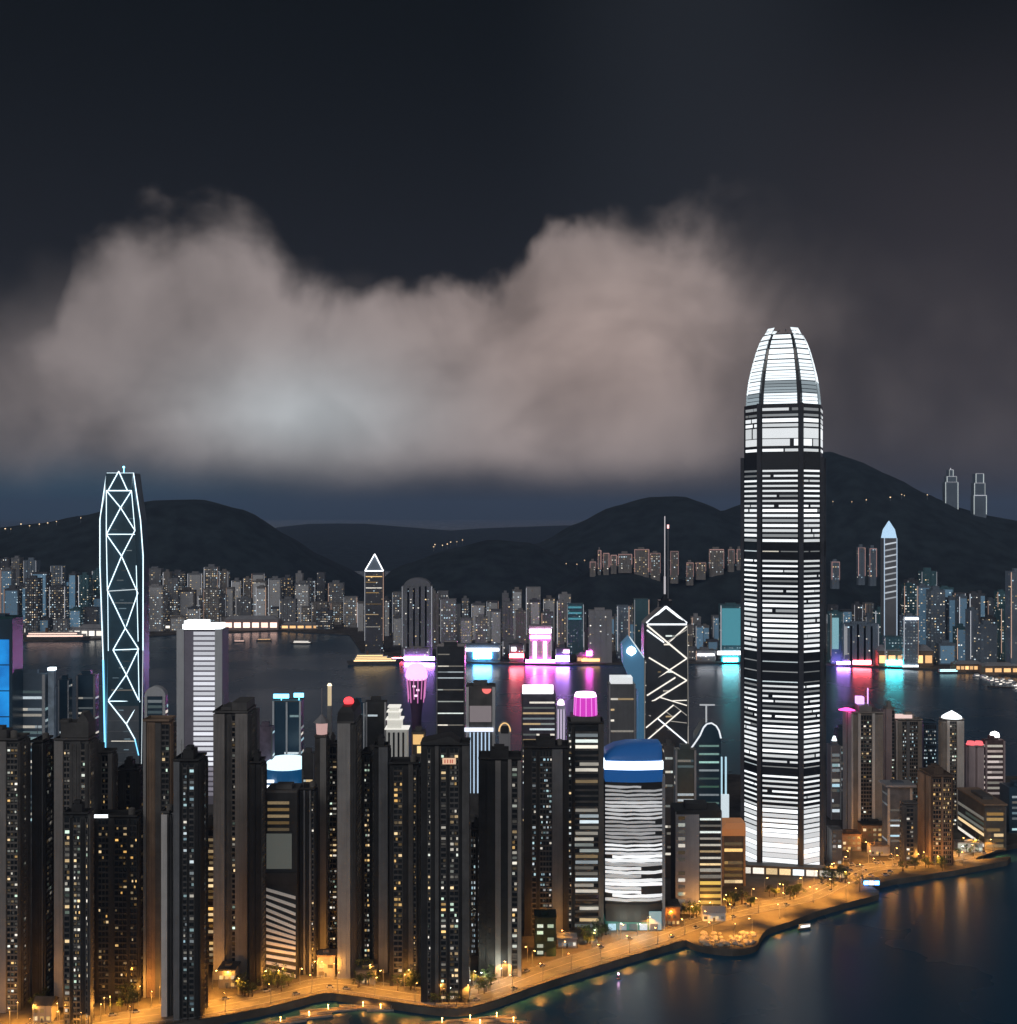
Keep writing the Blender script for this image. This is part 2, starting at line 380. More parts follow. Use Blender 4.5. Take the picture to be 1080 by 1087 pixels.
# ------------------------------------------------------------------ builders for buildings
UNIT = {}
def unit_window(m):
    """one lit window: frame and pane, 1 x 1 on its face"""
    if m.name not in UNIT:
        mb = MB(); mb.box(-.5, .5, -1, 0, -.5, .5, 0)
        o = mb.build('window', m); UNIT[m.name] = o.data; bpy.data.objects.remove(o)
    return UNIT[m.name]
FOOT = []
def place(x0, x1, yb, z=G):
    D = dep(yb, z); a, b = wx(x0, D), wx(x1, D)
    return D, a, b, (a + b) / 2, b - a
def side_depth(x, s, D):
    """depth of a flank that fills s photo pixels beside the front"""
    X = abs(x - CX) * D / F
    return min(60, max(9, s * D * D / max(X * F - s * D, 1)))
class Facade:
    """front, right or left face of a block: u runs along it, n out of it"""
    def __init__(s, kind, w, d, y0=0): s.k, s.w, s.d, s.y0 = kind, w, d, y0
    def width(s): return s.w if s.k == 'front' else s.d
    def box(s, mb, u0, u1, n0, n1, z0, z1, mi=0):
        if s.k == 'front': mb.box(-s.w / 2 + u0, -s.w / 2 + u1, s.y0 - n1, s.y0 - n0, z0, z1, mi)
        elif s.k == 'right': mb.box(s.w / 2 + n0, s.w / 2 + n1, s.y0 + u0, s.y0 + u1, z0, z1, mi)
        else: mb.box(-s.w / 2 - n1, -s.w / 2 - n0, s.y0 + s.d - u1, s.y0 + s.d - u0, z0, z1, mi)
    def pos(s, u, n, z):
        if s.k == 'front': return (-s.w / 2 + u, s.y0 - n, z), 0
        if s.k == 'right': return (s.w / 2 + n, s.y0 + u, z), rad(90)
        return (-s.w / 2 - n, s.y0 + s.d - u, z), rad(-90)
def dress(th, fc, h, strips, mats, litp, fl, wm, cells, z0=0.0):
    """strips: p pale pier, d dark wall, k open recess, w flats' windows, b office ribbons"""
    tot = sum(w for _, w in strips); u = 0.0
    for kind, wd in strips:
        w = wd / tot * fc.width(); a, b = u + .08, u + w - .08; u += w
        top = h + R.uniform(-.2, .8)
        if kind in 'pq':
            mb = MB(); fc.box(mb, a, b, -.3, 1.5 if kind == 'p' else 1.1, z0, top)
            if b - a > 5:      # shadow joints down a broad pier
                for k in (1, 2): fc.box(mb, a + (b - a) * k / 3 - .12, a + (b - a) * k / 3 + .12, 1.4, 1.62, z0, top - 1)
            mb.build('pier', mats[0] if kind == 'p' else mats[3], th)
        elif kind == 'd':
            mb = MB(); fc.box(mb, a, b, -.3, .75, z0, top - .5)
            for q_ in (.12, .52, .78): fc.box(mb, a + (b - a) * q_, a + (b - a) * (q_ + .10), .7, 1.05, z0, top - 2)
            k = 0
            while k * fl < h - z0 - 2:
                if R.random() < .8: fc.box(mb, a + (b - a) * .2, a + (b - a) * .45, .7, .95, z0 + k * fl + .3, z0 + k * fl + .9)
                k += 1
            mb.build('wall_panel', mats[1], th)
        elif kind in 'wb':
            mb = MB(); fc.box(mb, a, b, -.3, .06, z0, h - 1.0, 0)
            pitch = R.uniform(1.6, 2.5); ph = R.uniform(1.05, 1.6)
            nf = int((h - z0 - 3) / fl); nc = max(1, round((b - a) / pitch)) if kind == 'w' else 1
            for k in range(nf + 1): fc.box(mb, a, b, .05, .75, z0 + k * fl + .3, z0 + k * fl + (1.25 if kind == 'w' else 1.5), 1)
            cw = (b - a) / nc
            if kind == 'w':
                for c in range(nc + 1): fc.box(mb, a + c * cw - .16, a + c * cw + .16, .05, .6, z0, h - 1.5, 1)
            mb.build('window_bay', [M_glass, mats[2]], th)
            streak = R.random()
            for k in range(nf):
                streak = .75 * streak + .25 * R.random()
                for c in range(nc):
                    p = litp * (1.9 if streak > .5 else .9)
                    if R.random() < p:
                        full = R.random() < .5
                        uu = a + (c + .5) * cw + (0 if full else R.choice((-.18, .18)) * cw)
                        cells.append((fc, uu, z0 + k * fl + 1.25 + (fl - 1.0) * .5 + (.1 if kind == 'b' else 0), (cw - .6) * (1 if full or kind == 'b' else .55), ph if kind == 'w' else fl - 1.7, wm))
def finish_windows(th, cells, name='window'):
    R.shuffle(cells); 
    for fc, u, z, w, h, wm in cells[:98]:
        p, rz = fc.pos(u, .06, z)
        o = link(name, unit_window(wm), th, p); o.rotation_euler = (0, 0, rz); o.scale = (w, .12, h)
    rest = cells[98:]
    if rest:
        mb = MB()
        for fc, u, z, w, h, wm in rest: fc.box(mb, u - w / 2, u + w / 2, .06, .18, z - h / 2, z + h / 2)
        tag(mb.build('window_glow', rest[0][5], th), kind='stuff')
PALE = (M_pier, M_dark, M_slab, M_pier3); TAN = (M_pier2, M_dark, M_slab, M_pier3); SLATE = (M_pier3, M_black, M_dark, M_dark)
NIGHT = (M_pier3, M_black, M_dark, M_dark)
def strips(s):
    out = []
    for tok in s.split(): out.append((tok[0], float(tok[1:] or 1)))
    return out
def tower(label, x0, x1, s, yt, yb, front, side='d2 w3 d2 w3 p1', mats=PALE, litp=.30, fl=3.0, wm=None, roof=('house',), group='residential towers by the waterfront', cat='tower', name='residential_tower', core=None, depth=None, z0=0.0):
    wm = wm or M_home
    D, a, b, X, w = place(x0, x1, yb)
    h = wz(yt, D) - G
    d = depth or (side_depth(x1 if x1 < CX else x0, s, D) if s else 18)
    th = thing(name, label, cat, (X, D, G), group)
    FOOT.append((label, a, b, D, D + d))
    mb = MB(); mb.box(-w / 2 + .2, w / 2 - .2, 1.6, d, 0, h)
    mb.build('core_wall', core or mats[1], th)
    cells = []
    dress(th, Facade('front', w - .4, d, 1.6), h, strips(front), mats, litp, fl, wm, cells, z0)
    if side: dress(th, Facade('right' if X < 0 else 'left', w - .4, d - 1.6, 1.6), h, strips(side), mats, litp, fl, wm, cells, z0)
    finish_windows(th, cells)
    pb = MB()          # parapet: four upstands
    for q in ((-w / 2, w / 2, .0, .5), (-w / 2, w / 2, d - .3, d + .2), (-w / 2, -w / 2 + .5, .5, d - .3), (w / 2 - .5, w / 2, .5, d - .3)): pb.box(*q, h + .85, h + 2.0)
    pb.box(-w / 2 + .3, w / 2 - .3, .3, d, h + .82, h + .9)
    pb.build('parapet', mats[1], th)
    for r in roof:
        if r == 'house':
            mb = MB(); mb.box(-w * .22, w * .2, d * .3, d * .8, h + .9, h + 5.5); mb.box(-w * .14, w * .1, d * .35, d * .7, h + 5.5, h + 7.2)
            mb.build('plant_room', mats[1], th)
        elif r == 'tank':
            mb = MB(); mb.cone(w * .3, d * .5, h + .9, h + 4.2, 1.8, 1.8, 12); mb.cone(w * .3, d * .5, h + 4.2, h + 4.9, 1.9, .3, 12); mb.build('water_tank', M_slab, th)
        elif r == 'mast':
            mb = MB(); mb.tube((-w * .3, d * .4, h), (-w * .3, d * .4, h + 11), .16); mb.tube((-w * .3 - 1, d * .4, h + 8), (-w * .3 + 1, d * .4, h + 8), .09); mb.build('antenna', M_steel, th)
    return th, w, d, h

# ------------------------------------------------------------------ the row of residential towers by the waterfront
T_ = tower
T_('brown tower cut off by the left edge, one column of small lit windows', -30, 22, 13, 786, 1072, 'p40 w12', 'd5 w3 d5', TAN, .42, roof=('house', 'tank'))
T_('narrow slate tower with a dark turret, second from the left edge', 36, 49, 11, 788, 1060, 'd12 p1', 'd2 w7 d2', SLATE, .34, roof=('mast', 'tank'))
t, w, d, h = T_('tall stepped tower with a raised roof block and one pinkish corner pier', 60, 97, 9, 786, 1066, 'p10 w7 d12 w5 d4', 'w4 d4', TAN, .24, roof=())
mb = MB(); mb.box(-w * .34, w * .46, 2.2, d, h + 1.9, h + 10); mb.box(-w * .36, -w * .1, 1.8, d * .5, h + 10, h + 11.6); mb.loft([[(w * .1, 3, h + 10), (w * .45, 3, h + 10), (w * .45, d - 1, h + 10), (w * .1, d - 1, h + 10)], [(w * .1, 3, h + 10.2), (w * .3, 3, h + 15), (w * .3, d - 1, h + 15), (w * .1, d - 1, h + 15)]]); mb.build('roof_block', M_dark, t)
T_('broad dark tower with a few lit windows near its roof, behind the stepped tower', 82, 122, 5, 799, 1045, 'w4 w6 d9 w5 p3', 'd4 w3', TAN, .20)
T_('low slim slate tower with two columns of white windows in front of the stepped tower', 70, 96, 6, 864, 1087, 'w7 d4 w9 d6 w3', 'q4 w2', SLATE, .52, roof=('house',))
t, w, d, h = T_('black low tower sprinkled with yellow windows under a white roof strip', 103, 148, 7, 867, 1062, 'd3 w12 d6 w14 d3 w8', 'd3 w5', (M_dark, M_black, M_black, M_black), .22, 3.2, M_amber, ('tank',))
mb = MB(); mb.box(-w * .5, -w * .18, -.2, .3, h + .5, h + 2.2); mb.build('roof_light', lamp('white_strip', (.9, .95, 1), 2.2), t)
T_('black tower with an orange lit top corner, behind the yellow windowed tower', 127, 148, 6, 817, 1038, 'd8 w4 d7', 'd3 w3', (M_dark, M_black, M_black, M_black), .16, 3.1, M_amber)
T_('brown topped tower with a thin bright edge, right of the black towers', 154, 182, 7, 766, 1056, 'p3 d9 q6 w8', 'd3 w4', (M_pier, M_brown, M_dark, M_dark), .22, roof=())
T_('very slim pale grey slab tower, the brightest of the waterfront row', 173, 182, 4, 863, 1076, 'p8 d2', 'd1 p2', (surf('bright_render', (.62, .60, .58), .8, .1, .08, .3), M_dark, M_slab, M_dark), .2, roof=('tank',))
T_('dark blue slate tower with a rounded pale corner and white stair lights', 186, 213, 9, 808, 1080, 'p7 d3 w5 d2 w6 d5', 'd7 w2 d3', SLATE, .42, 3.0, M_cool, roof=('house', 'mast'))
T_('narrow tower showing a ladder of yellow lit floors beside the brown piers', 217, 232, 3, 878, 1022, 'd3 b8', 'd3', TAN, .85, 3.4, M_amber)
t, w, d, h = T_('tall tower of broad brown piers glowing orange at their feet', 228, 265, 9, 757, 1037, 'p12 k2 d5 w4 p13', 'd3 w3 d3', TAN, .20, roof=('mast',))
mb = MB(); mb.box(w * .02, w * .45, 2, d, h + 1.9, h + 6.5); mb.box(-w * .3, 0, 3, d - 2, h + 1.9, h + 3.6); mb.build('roof_block', M_dark, t)
T_('black round shouldered tower right of the broad brown piers', 266, 279, 5, 810, 1044, 'd7 k1 d6', 'w4 d2', NIGHT, .35, roof=('house',))
T_('dark ribbed twin pier tower right of the louvred block', 319, 335, 3, 838, 1032, 'd4 p2 k1 d3 p2 w3', 'd3', SLATE, .14, roof=('tank', 'mast'))
t, w, d, h = T_('flared top tower carrying a pink roof lantern and a thin spire', 335, 348, 3, 783, 1014, 'd5 p6', 'w3', PALE, .3, roof=())
mb = MB(); mb.cone(0, d / 2, h + 2, h + 9, 3.2, 3.6, 8); mb.build('roof_lantern', lamp('pink_lantern', (1, .62, .58), .55), t)
mb = MB(); mb.cone(0, d / 2, h + 9, h + 14, 5.2, .5, 8); mb.tube((0, d / 2, h + 14), (0, d / 2, h + 30), .25); mb.build('lantern_roof', M_grey, t)
t, w, d, h = T_('lit window stack rising beside the plain grey pier tower, amber at its foot', 349, 359, 2, 790, 1004, 'w9', 'd3', PALE, .62, 3.2, M_home)
t, w, d, h = T_('plain pale pier tower with a red beacon on its black rounded cap', 359, 377, 8, 768, 1036, 'p16 d4', 'd2 w5 d1', PALE, .42, roof=())
mb = MB(); mb.loft([[(-w * .5, .2, h + 1.9), (w * .5, .2, h + 1.9), (w * .5, d, h + 1.9), (-w * .5, d, h + 1.9)], [(-w * .46, .5, h + 7), (w * .46, .5, h + 7), (w * .46, d - 1, h + 7), (-w * .46, d - 1, h + 7)], [(-w * .25, 2, h + 10), (w * .3, 2, h + 10), (w * .3, d - 3, h + 10), (-w * .25, d - 3, h + 10)]]); mb.build('roof_cap', M_black, t)
mb = MB(); mb.lathe([(2.6, h + 10), (3.1, h + 11.2), (2.7, h + 12.7), (1.4, h + 13.7), (0, h + 14)], 14, 0, d * .4); mb.build('beacon', lamp('red_beacon', (1, .05, .06), 2.2), t, smooth=True)
T_('dark narrow tower with scattered white windows behind the red beacon tower', 385, 396, 3, 800, 1016, 'd2 w6 d2', 'w4', NIGHT, .48, roof=('tank',))
T_('slate tower with one smooth grey pier stopping short of its roof', 397, 413, 2, 793, 1030, 'd5 p9', 'd3', SLATE, .2, roof=('house',))
T_('dark flat roofed tower with a column of yellow windows and dotted right edge', 414, 445, 2, 811, 1044, 'd4 w9 d6 q5 w3 d2', 'w3', NIGHT, .36, 3.1, M_amber, ('tank',))
t, w, d, h = T_('wide black tower with a small orange lit roof sign and a twin window column', 447, 499, 0, 791, 1061, 'd8 w4 d5 q5 d2 w7 d4 w11 d4 q9', None, NIGHT, .40, 3.0, M_home, (), depth=17)
mb = MB(); mb.loft([[(-w / 2, .2, h + 1.9), (w * .3, .2, h + 1.9), (w * .3, d, h + 1.9), (-w / 2, d, h + 1.9)], [(-w * .4, 1, h + 3), (w * .1, 1, h + 5.5), (w * .1, d - 1, h + 5.5), (-w * .4, d - 1, h + 3)]]); mb.build('sloped_roof', M_black, t)
mb = MB(); mb.box(-w * .05, w * .22, -.55, -.1, h - 9.5, h - 6.2, 0)
for k in (-.01, .045, .10, .14): mb.box(w * k, w * (k + .022), -.75, -.5, h - 8.9, h - 6.9, 1)
mb.build('sign', [lamp('orange_sign', (1, .62, .40), .8), lamp('red_strokes', (.8, .12, .08), .6)], t)
T_('green lit slim tower half hidden right of the wide black tower', 500, 512, 0, 880, 1012, 'w5 d2 w4', None, NIGHT, .6, 3.2, M_cool, depth=14)
T_('heavy dark tower with two pale pier edges, right of the green lit gap', 508, 554, 0, 806, 1034, 'd7 k1 d9 p6 d7 p4 w6 p4', None, (M_pier2, M_black, M_dark, M_dark), .34, depth=20)
T_('dark tower with a smooth grey slab wall and greenish glazing strip', 556, 604, 0, 794, 991, 'd9 w5 d4 w14 p12 k2 d5', None, SLATE, .34, 3.3, M_cool, ('house', 'tank'), depth=22)
t, w, d, h = T_('stepped dark tower crowned by a glowing magenta drum', 603, 641, 0, 768, 985, 'w3 d3 b22 q5', None, SLATE, .50, 3.7, M_office, (), depth=20)
mb = MB(); mb.box(-w * .42, w * .4, 1, d - 2, h + 1.9, h + 5); mb.build('roof_block', M_dark, t)
mb = MB(); mb.cone(0, d * .45, h + 5, h + 17, 7.5, 7.0, 24); 
for k in range(12):
    an = math.pi * 2 * k / 12; mb.tube((7.5 * math.cos(an), d * .45 + 7.5 * math.sin(an), h + 5), (7.1 * math.cos(an), d * .45 + 7.1 * math.sin(an), h + 17), .3, 5, 1)
mb.build('drum', [lamp('magenta_drum', (.75, .03, .60), .9), lamp('magenta_rib', (1, .3, .9), 1.0)], t)
mb = MB(); mb.cone(0, d * .45, h + 17, h + 19.4, 7.3, 6.4, 24); mb.build('drum_rim', lamp('pink_white_rim', (1, .62, 1), 4), t)

# louvred car-park block with its blank screen
D, a, b, X, w = place(283, 317, 1036); h = wz(840, D) - G; d = 20
FOOT.append(('louvre', a, b, D, D + d))
t = thing('office_block', 'low block with yellow lit floors above a blank screen and slanting white louvres', 'building', (X, D, G))
mb = MB(); mb.box(-w / 2, w / 2, .6, d, 0, h); mb.build('wall', M_black, t)
zs = lambda y: wz(y, D) - G
for y in (849, 856, 863, 870, 877):
    mb = MB(); mb.box(-w * .42, w * .25, .2, .7, zs(y + 3), zs(y)); mb.build('lit_floor', M_amber, t)
mb = MB(); mb.box(-w * .45, w * .33, .1, .7, zs(920), zs(883)); mb.build('screen', lamp('grey_screen', (.55, .60, .52), .11), t)
mb = MB(); mb.box(-w * .5, w * .5, -.4, .8, zs(936), zs(924)); mb.build('belt', M_black, t)
for k in range(13):
    y0 = 940 + k * 7.0; mb = MB(); sl = 9 + 10 * math.sin(k * .5) * .4
    mb.loft([[(-w * .47, -.3, zs(y0 + 3)), (-w * .47, .5, zs(y0 + 3)), (-w * .47, .5, zs(y0)), (-w * .47, -.3, zs(y0))], [(w * .45, -.3, zs(y0 + 3 + sl)), (w * .45, .5, zs(y0 + 3 + sl)), (w * .45, .5, zs(y0 + sl)), (w * .45, -.3, zs(y0 + sl))]])
    mb.build('louvre', lamp('louvre_glow', (.9, .85, .78), .16, False, .5, (.6, .58, .55)), t)
mb = MB(); mb.box(-w * .5, w * .5, .5, d, h, h + 1.4); mb.box(-w * .2, w * .3, 4, 12, h + 1.4, h + 4); mb.build('roof', M_dark, t)

# ------------------------------------------------------------------ office towers, helper
def ribbons(th, fc, z0, z1, fl, bh, litp, wm, name='floor_light', inset=.4, split=2, dark=()):
    """one ribbon of lit glazing per storey, broken where rooms are dark"""
    k = 0; z = z0
    while z + bh < z1:
        if R.random() < litp and not any(a < z < b for a, b in dark):
            W_ = fc.width() - 2 * inset
            nseg = R.randint(1, split); cuts = sorted(R.uniform(.15, .85) for _ in range(nseg - 1)); ed = [0] + cuts + [1]
            for p, q in zip(ed, ed[1:]):
                if nseg > 1 and R.random() < .25 or q - p < .06: continue
                mb = MB(); fc.box(mb, inset + p * W_, inset + q * W_ - .15, .0, .14, z, z + bh); mb.build(name, wm, th)
        z += fl; k += 1
def office(label, x0, x1, s, yt, yb, mats=(M_grey, M_dark), wm=None, fl=4.0, bh=2.0, litp=.8, group=None, pier=.09, side=True, depth=None, name='office_tower', cat='tower', roof=True, sidew=None, rz=0):
    wm = wm or M_office
    D, a, b, X, w = place(x0, x1, yb); h = wz(yt, D) - G
    d = depth or (side_depth(x1 if x1 < CX else x0, s, D) if s else 20)
    th = thing(name, label, cat, (X, D, G), group, rz); FOOT.append((label, a, b, D, D + d))
    mb = MB(); mb.box(-w / 2, w / 2, .5, d, 0, h); mb.build('wall', mats[1], th)
    pw = max(.6, w * pier)
    for sx in (-1, 1):
        mb = MB(); mb.box(sx * w / 2, sx * (w / 2 - pw), -.3, .8, 0, h + .8); mb.build('pier', mats[0], th)
    ribbons(th, Facade('front', w - 2 * pw, d, .5), max(2, h - 46 * fl), h - 2, fl, bh, litp, wm)
    if side and s: ribbons(th, Facade('right' if X < 0 else 'left', w, d - .5, .5), max(2, h - 30 * fl), h - 2, fl, bh, litp * .75, sidew or wm)
    if roof:
        mb = MB(); mb.box(-w * .5, w * .5, .45, d, h + .05, h + 1.4); mb.box(-w * .25, w * .22, d * .25, d * .7, h + 1.4, h + 5); mb.build('roof', mats[1], th)
    return th, w, d, h, D

# ---- the tall rounded-crown tower
D0 = dep(922)
PXT = lambda px: px * D0 / F
t = thing('skyscraper', 'tallest skyscraper, white lit floors rising to a rounded petal crown', 'skyscraper', (wx(837, D0), D0 + 22, G), None, rad(-17.5))
hw, ch, sq = 15.4, 13.9, 15.5           # half front, chamfer run, chamfer depth
def plan(k, cf=1.0):
    f = hw * cf; w = (hw + ch) * k; y0 = -(hw + ch) * k + (1 - k) * 2
    return [(-f, y0), (f, y0), (w, y0 + sq * k), (w, -(y0 + sq * k)), (f, -y0), (-f, -y0), (-w, -(y0 + sq * k)), (-w, y0 + sq * k)]
zz = lambda y: H - (y - CY) * D0 / F - G
M_ifcd = surf('navy_glass', (.014, .018, .026), .15, .2, .05, spec=.5)
mb = MB(); P0 = plan(1.0); P1 = plan(.965); P2 = plan(.93)
mb.prism(P0, 3, zz(486)); mb.prism(P1, zz(486) + .02, zz(430)); mb.build('shaft', M_ifcd, t)
def lerp_pts(p, q, a): return (p[0] + (q[0] - p[0]) * a, p[1] + (q[1] - p[1]) * a)
def band(mb, P, z0, z1, margins, off=.22, breaks=True, dim=.2):
    for i in (7, 0, 1, 2, 6, 3):
        p, q = P[i], P[(i + 1) % 8]; L = math.hypot(q[0] - p[0], q[1] - p[1])
        nx_, ny_ = (q[1] - p[1]) / L, -(q[0] - p[0]) / L
        m0 = margins / L; segs = [(m0, 1 - m0)]
        if breaks and R.random() < .22:
            c = R.uniform(.2, .8); g_ = R.uniform(.02, .12); segs = [(m0, c - g_ / 2), (c + g_ / 2, 1 - m0)]
        for a, b in segs:
            if b - a < .03: continue
            A, B = lerp_pts(p, q, a), lerp_pts(p, q, b); mi = 1 if R.random() < dim else 0
            o0, o1 = -.05, off
            lo = [(A[0] + nx_ * o0, A[1] + ny_ * o0), (A[0] + nx_ * o1, A[1] + ny_ * o1), (B[0] + nx_ * o1, B[1] + ny_ * o1), (B[0] + nx_ * o0, B[1] + ny_ * o0)]
            mb.loft([[(x, y, z0) for x, y in lo], [(x, y, z1) for x, y in lo]], mi)
M_ifcw = lamp('tower_white', (.93, .97, 1.0), 1.15, True, .75); M_ifcm = lamp('tower_dim', (.8, .86, .9), .30, False, .9)
M_ifcg = window_mat('tower_rooms', [COOL, WHITE, COOL], .15, .9, 1.0)
BELT = [(486, 500), (576, 595), (695, 724), (808, 821)]
z = 4.0; zt = zz(500); n = 0
while z < zt:
    y = CY + (H - G - z) * F / D0
    if not any(a < y < b for a, b in BELT):
        full = y > 855
        th_ = 3.3 if y > 880 else (2.7 if full else (2.0 if 640 < y < 690 or 540 < y < 575 or 770 < y < 806 else 1.4))
        mb = MB(); band(mb, P0, z, z + th_, 2.6, .22, not full, .0 if full else (.1 if y > 740 else .16)); mb.build('floor_light', [M_ifcw, M_ifcm], t)
    elif R.random() < .3:
        mb = MB(); band(mb, P0, z, z + .8, 2.6, .12, True, .9); mb.build('floor_light', [M_ifcg, M_ifcm], t)
    z += 3.72
for z_, h_, dm in ((zz(480), 2.6, .3), (zz(474), 6.5, .05), (zz(466), 9.5, .0), (zz(454), 3, .1), (zz(449), 3.4, .3), (zz(443), 2.2, .7), (zz(437), 2.6, .6)):
    mb = MB(); band(mb, P1, z_, z_ + h_ * .78, 2.4, .22, True, dm); mb.build('floor_light', [M_ifcw, M_ifcm], t)
for i in range(8):                       # dark corner columns, full height
    p = P0[i]; mb = MB(); mb.box(p[0] - 1.5, p[0] + 1.5, p[1] - 1.2 if p[1] < 0 else p[1] - .8, p[1] + 1.6 if p[1] < 0 else p[1] + .8, 0, zz(430 if i in (0, 1, 4, 5) else 486) + .4)
    mb.build('corner_column', surf('column_granite', (.05, .055, .07), .4, .2, .05), t)
CR = [(430, .925, 1.0), (418, .905, .985), (405, .865, .93), (394, .815, .87), (382, .745, .79), (370, .665, .70), (360, .575, .60), (353.5, .49, .49), (345.5, .39, .34)]
rings = [plan(k, cf * .98) for y, k, cf in CR]
mb = MB(); mb.loft([[(x * .965, yy * .965, zz(y)) for x, yy in r] for (y, k, cf), r in zip(CR[:-1], rings)]); mb.build('crown_core', M_ifcd, t)
for i in range(8):                       # eight petals: pale lit ribs of the crown, front and back lower than the flanks
    last = len(CR) if i % 2 else len(CR) - 1
    for j in range(last - 1):
        (ya, _, _), (yb_, _, _) = CR[j], CR[j + 1]; nst = (4 if j < 3 and i % 2 == 0 else 3 if j < 4 else 2) if ya - yb_ > 7 else 1
        mb = MB()
        for s_ in range(nst):
            e0 = .16 if s_ == 0 else .05; e1 = .84
            def pt(a, v):
                v = (s_ + v) / nst
                r0, r1 = rings[j], rings[j + 1]
                A = lerp_pts(r0[i], r0[(i + 1) % 8], a); B = lerp_pts(r1[i], r1[(i + 1) % 8], a)
                q = lerp_pts(A, B, v); return (q[0] * 1.012, q[1] * 1.012, zz(ya) + (zz(yb_) - zz(ya)) * v)
            a0, a1 = ((.10, .90) if i % 2 == 0 else (.09, .91))
            qd = [pt(a0, e0), pt(a1, e0), pt(a1, e1), pt(a0, e1)]
            inn = [(x * .975, y_ * .975, z_) for x, y_, z_ in qd]
            mb.loft([inn, qd])
        mb.build('crown_panel', [lamp('crown_dim', (.7, .86, .95), .42, True, .5)] if (j < 2 and R.random() < .5) else [lamp('crown_white', (.86, .95, 1.0), 1.45, True, .35)], t)
mb = MB()
for k in range(14):
    an = 2 * math.pi * k / 14; mb.tube((13 * math.cos(an), 13 * math.sin(an), zz(352)), (10 * math.cos(an), 10 * math.sin(an), zz(349) + .6 * (k % 2)), .35, 5)
mb.build('crown_mullion', M_steel, t)
mb = MB(); mb.prism([(x * 1.03, y_ * 1.03) for x, y_ in P0], 0, 3.0); mb.build('base_plinth', M_black, t)
t = thing('podium', 'low shop podium with white lit glass fronts around the tallest skyscraper', 'building', (wx(831, D0), D0 - 14, G), None, rad(-9))
mb = MB(); mb.box(-46, 42, 0, 7, 0, 6.5); mb.box(-48, 44, -1.2, 8, 6.5, 7.3); mb.build('wall', M_dark, t)
for k in range(9):
    mb = MB(); mb.box(-45 + k * 9.6, -37 + k * 9.6, -.15, .05, 1.0, 5.4); mb.build('shop_front', window_mat('shop_fronts', [WHITE, COOL, WARM, WHITE], .35, 1.6, 1.0), t)

# ---- the cross-braced tower with the white outline
def outline_tower(label, px0, yb, edges, secs, mat, lightm, tube_r, name, depth, uplight=None):
    """faceted glass tower: secs = (y, left, front-left, front-right, right) in photo pixels, edges = light lines"""
    D = dep(yb); t = thing(name, label, 'skyscraper', (wx(px0, D), D, G))
    L = lambda px: (px - px0) * D / F
    Z = lambda y: wz(y, D) - G
    mb = MB(); rings = []
    for y, a, b, c, d in secs:
        q = .22 * depth
        rings.append([(L(b), 0, Z(y)), (L(c), 0, Z(y)), (L(d), q, Z(y)), (L(d), depth, Z(y)), (L(a), depth, Z(y)), (L(a), q, Z(y))])
    mb.loft(rings); mb.build('shaft', mat, t)
    def P(x, y):
        for (y0, a0, b0, c0, d0), (y1, a1, b1, c1, d1) in zip(secs, secs[1:]):
            if min(y0, y1) <= y <= max(y0, y1):
                k = (y - y0) / (y1 - y0); a, b, c, d = (u + (v - u) * k for u, v in ((a0, a1), (b0, b1), (c0, c1), (d0, d1)))
                n = 0
                if x < b - .2: n = .22 * depth * min(1, (b - x) / max(.1, b - a))
                if x > c + .2: n = .22 * depth * min(1, (x - c) / max(.1, d - c))
                return (L(x), n - .35, Z(y))
        return (L(x), -.35, Z(y))
    for e in edges:
        mb = MB()
        r = e[4] if len(e) > 4 else tube_r
        mb.tube(P(e[0], e[1]), P(e[2], e[3]), r, 6); mb.build('light_line', e[5] if len(e) > 5 else lightm, t)
    return t, L, Z, D
M_line = lamp('white_line', (.70, .90, 1.0), 2.2); M_lineb = lamp('blue_line', (.20, .62, 1.0), 2.2); M_lined = lamp('dim_line', (.75, .85, .9), .9)
secs = [(822, 112, 116, 151, 153), (690, 109.5, 117.5, 150, 153.3), (600, 107, 116.5, 148, 153), (552, 107, 116, 145, 150.5), (521, 112, 116, 142.5, 146), (502.5, 114.5, 115.5, 143, 143.6)]
E = [(114.5, 502.5, 143.5, 502.5), (114.7, 502.5, 107.2, 552), (143.4, 502.5, 150.3, 552), (107.2, 552, 107.2, 600), (150.3, 552, 153, 590), (107.2, 600, 111, 700, .5, M_line), (153, 590, 153, 690), (153, 690, 152, 810, .4, M_lined), (111, 700, 114, 815, .9, M_lineb),
     (129, 500.5, 118, 520.5), (129, 500.5, 138, 520.5), (116, 521, 142.5, 521), (116, 521, 131, 539), (142.5, 521, 131, 539), (131, 539, 116, 567), (131, 539, 146, 563), (116, 567, 146, 567, .4), (116, 567, 132, 590), (146, 563, 132, 590), (132, 590, 117, 626), (132, 590, 149, 629), (117, 627, 149, 625, .45, M_lined),
     (117, 626, 136, 666), (149, 629, 137, 664), (136, 666, 123, 689), (136, 666, 150, 688), (123, 689, 150, 688, .4), (123, 689, 137, 715), (150, 688, 137, 715), (137, 715, 118, 742), (137, 715, 150, 742), (118, 743, 151, 743, .45), (118, 743, 137, 767), (151, 743, 137, 767), (137, 767, 146, 783), (146, 783, 150, 800, .5, M_lineb),
     (116, 521, 115.8, 567, .4), (115.8, 567, 117, 626, .4), (117.4, 626, 118, 690, .3), (142.5, 521, 146, 563, .4), (147.5, 600, 149.5, 680, .35), (149.5, 690, 150.5, 742, .35)]
M_latt = surf('teal_dark_glass', (.05, .115, .16), .3, .25, .03, .2, spec=.5)
t, L, Z, D = outline_tower('tapering dark glass tower outlined by zigzag white light lines at far left', 131, 822, E, secs, M_latt, M_line, .52, 'lattice_tower', 26)
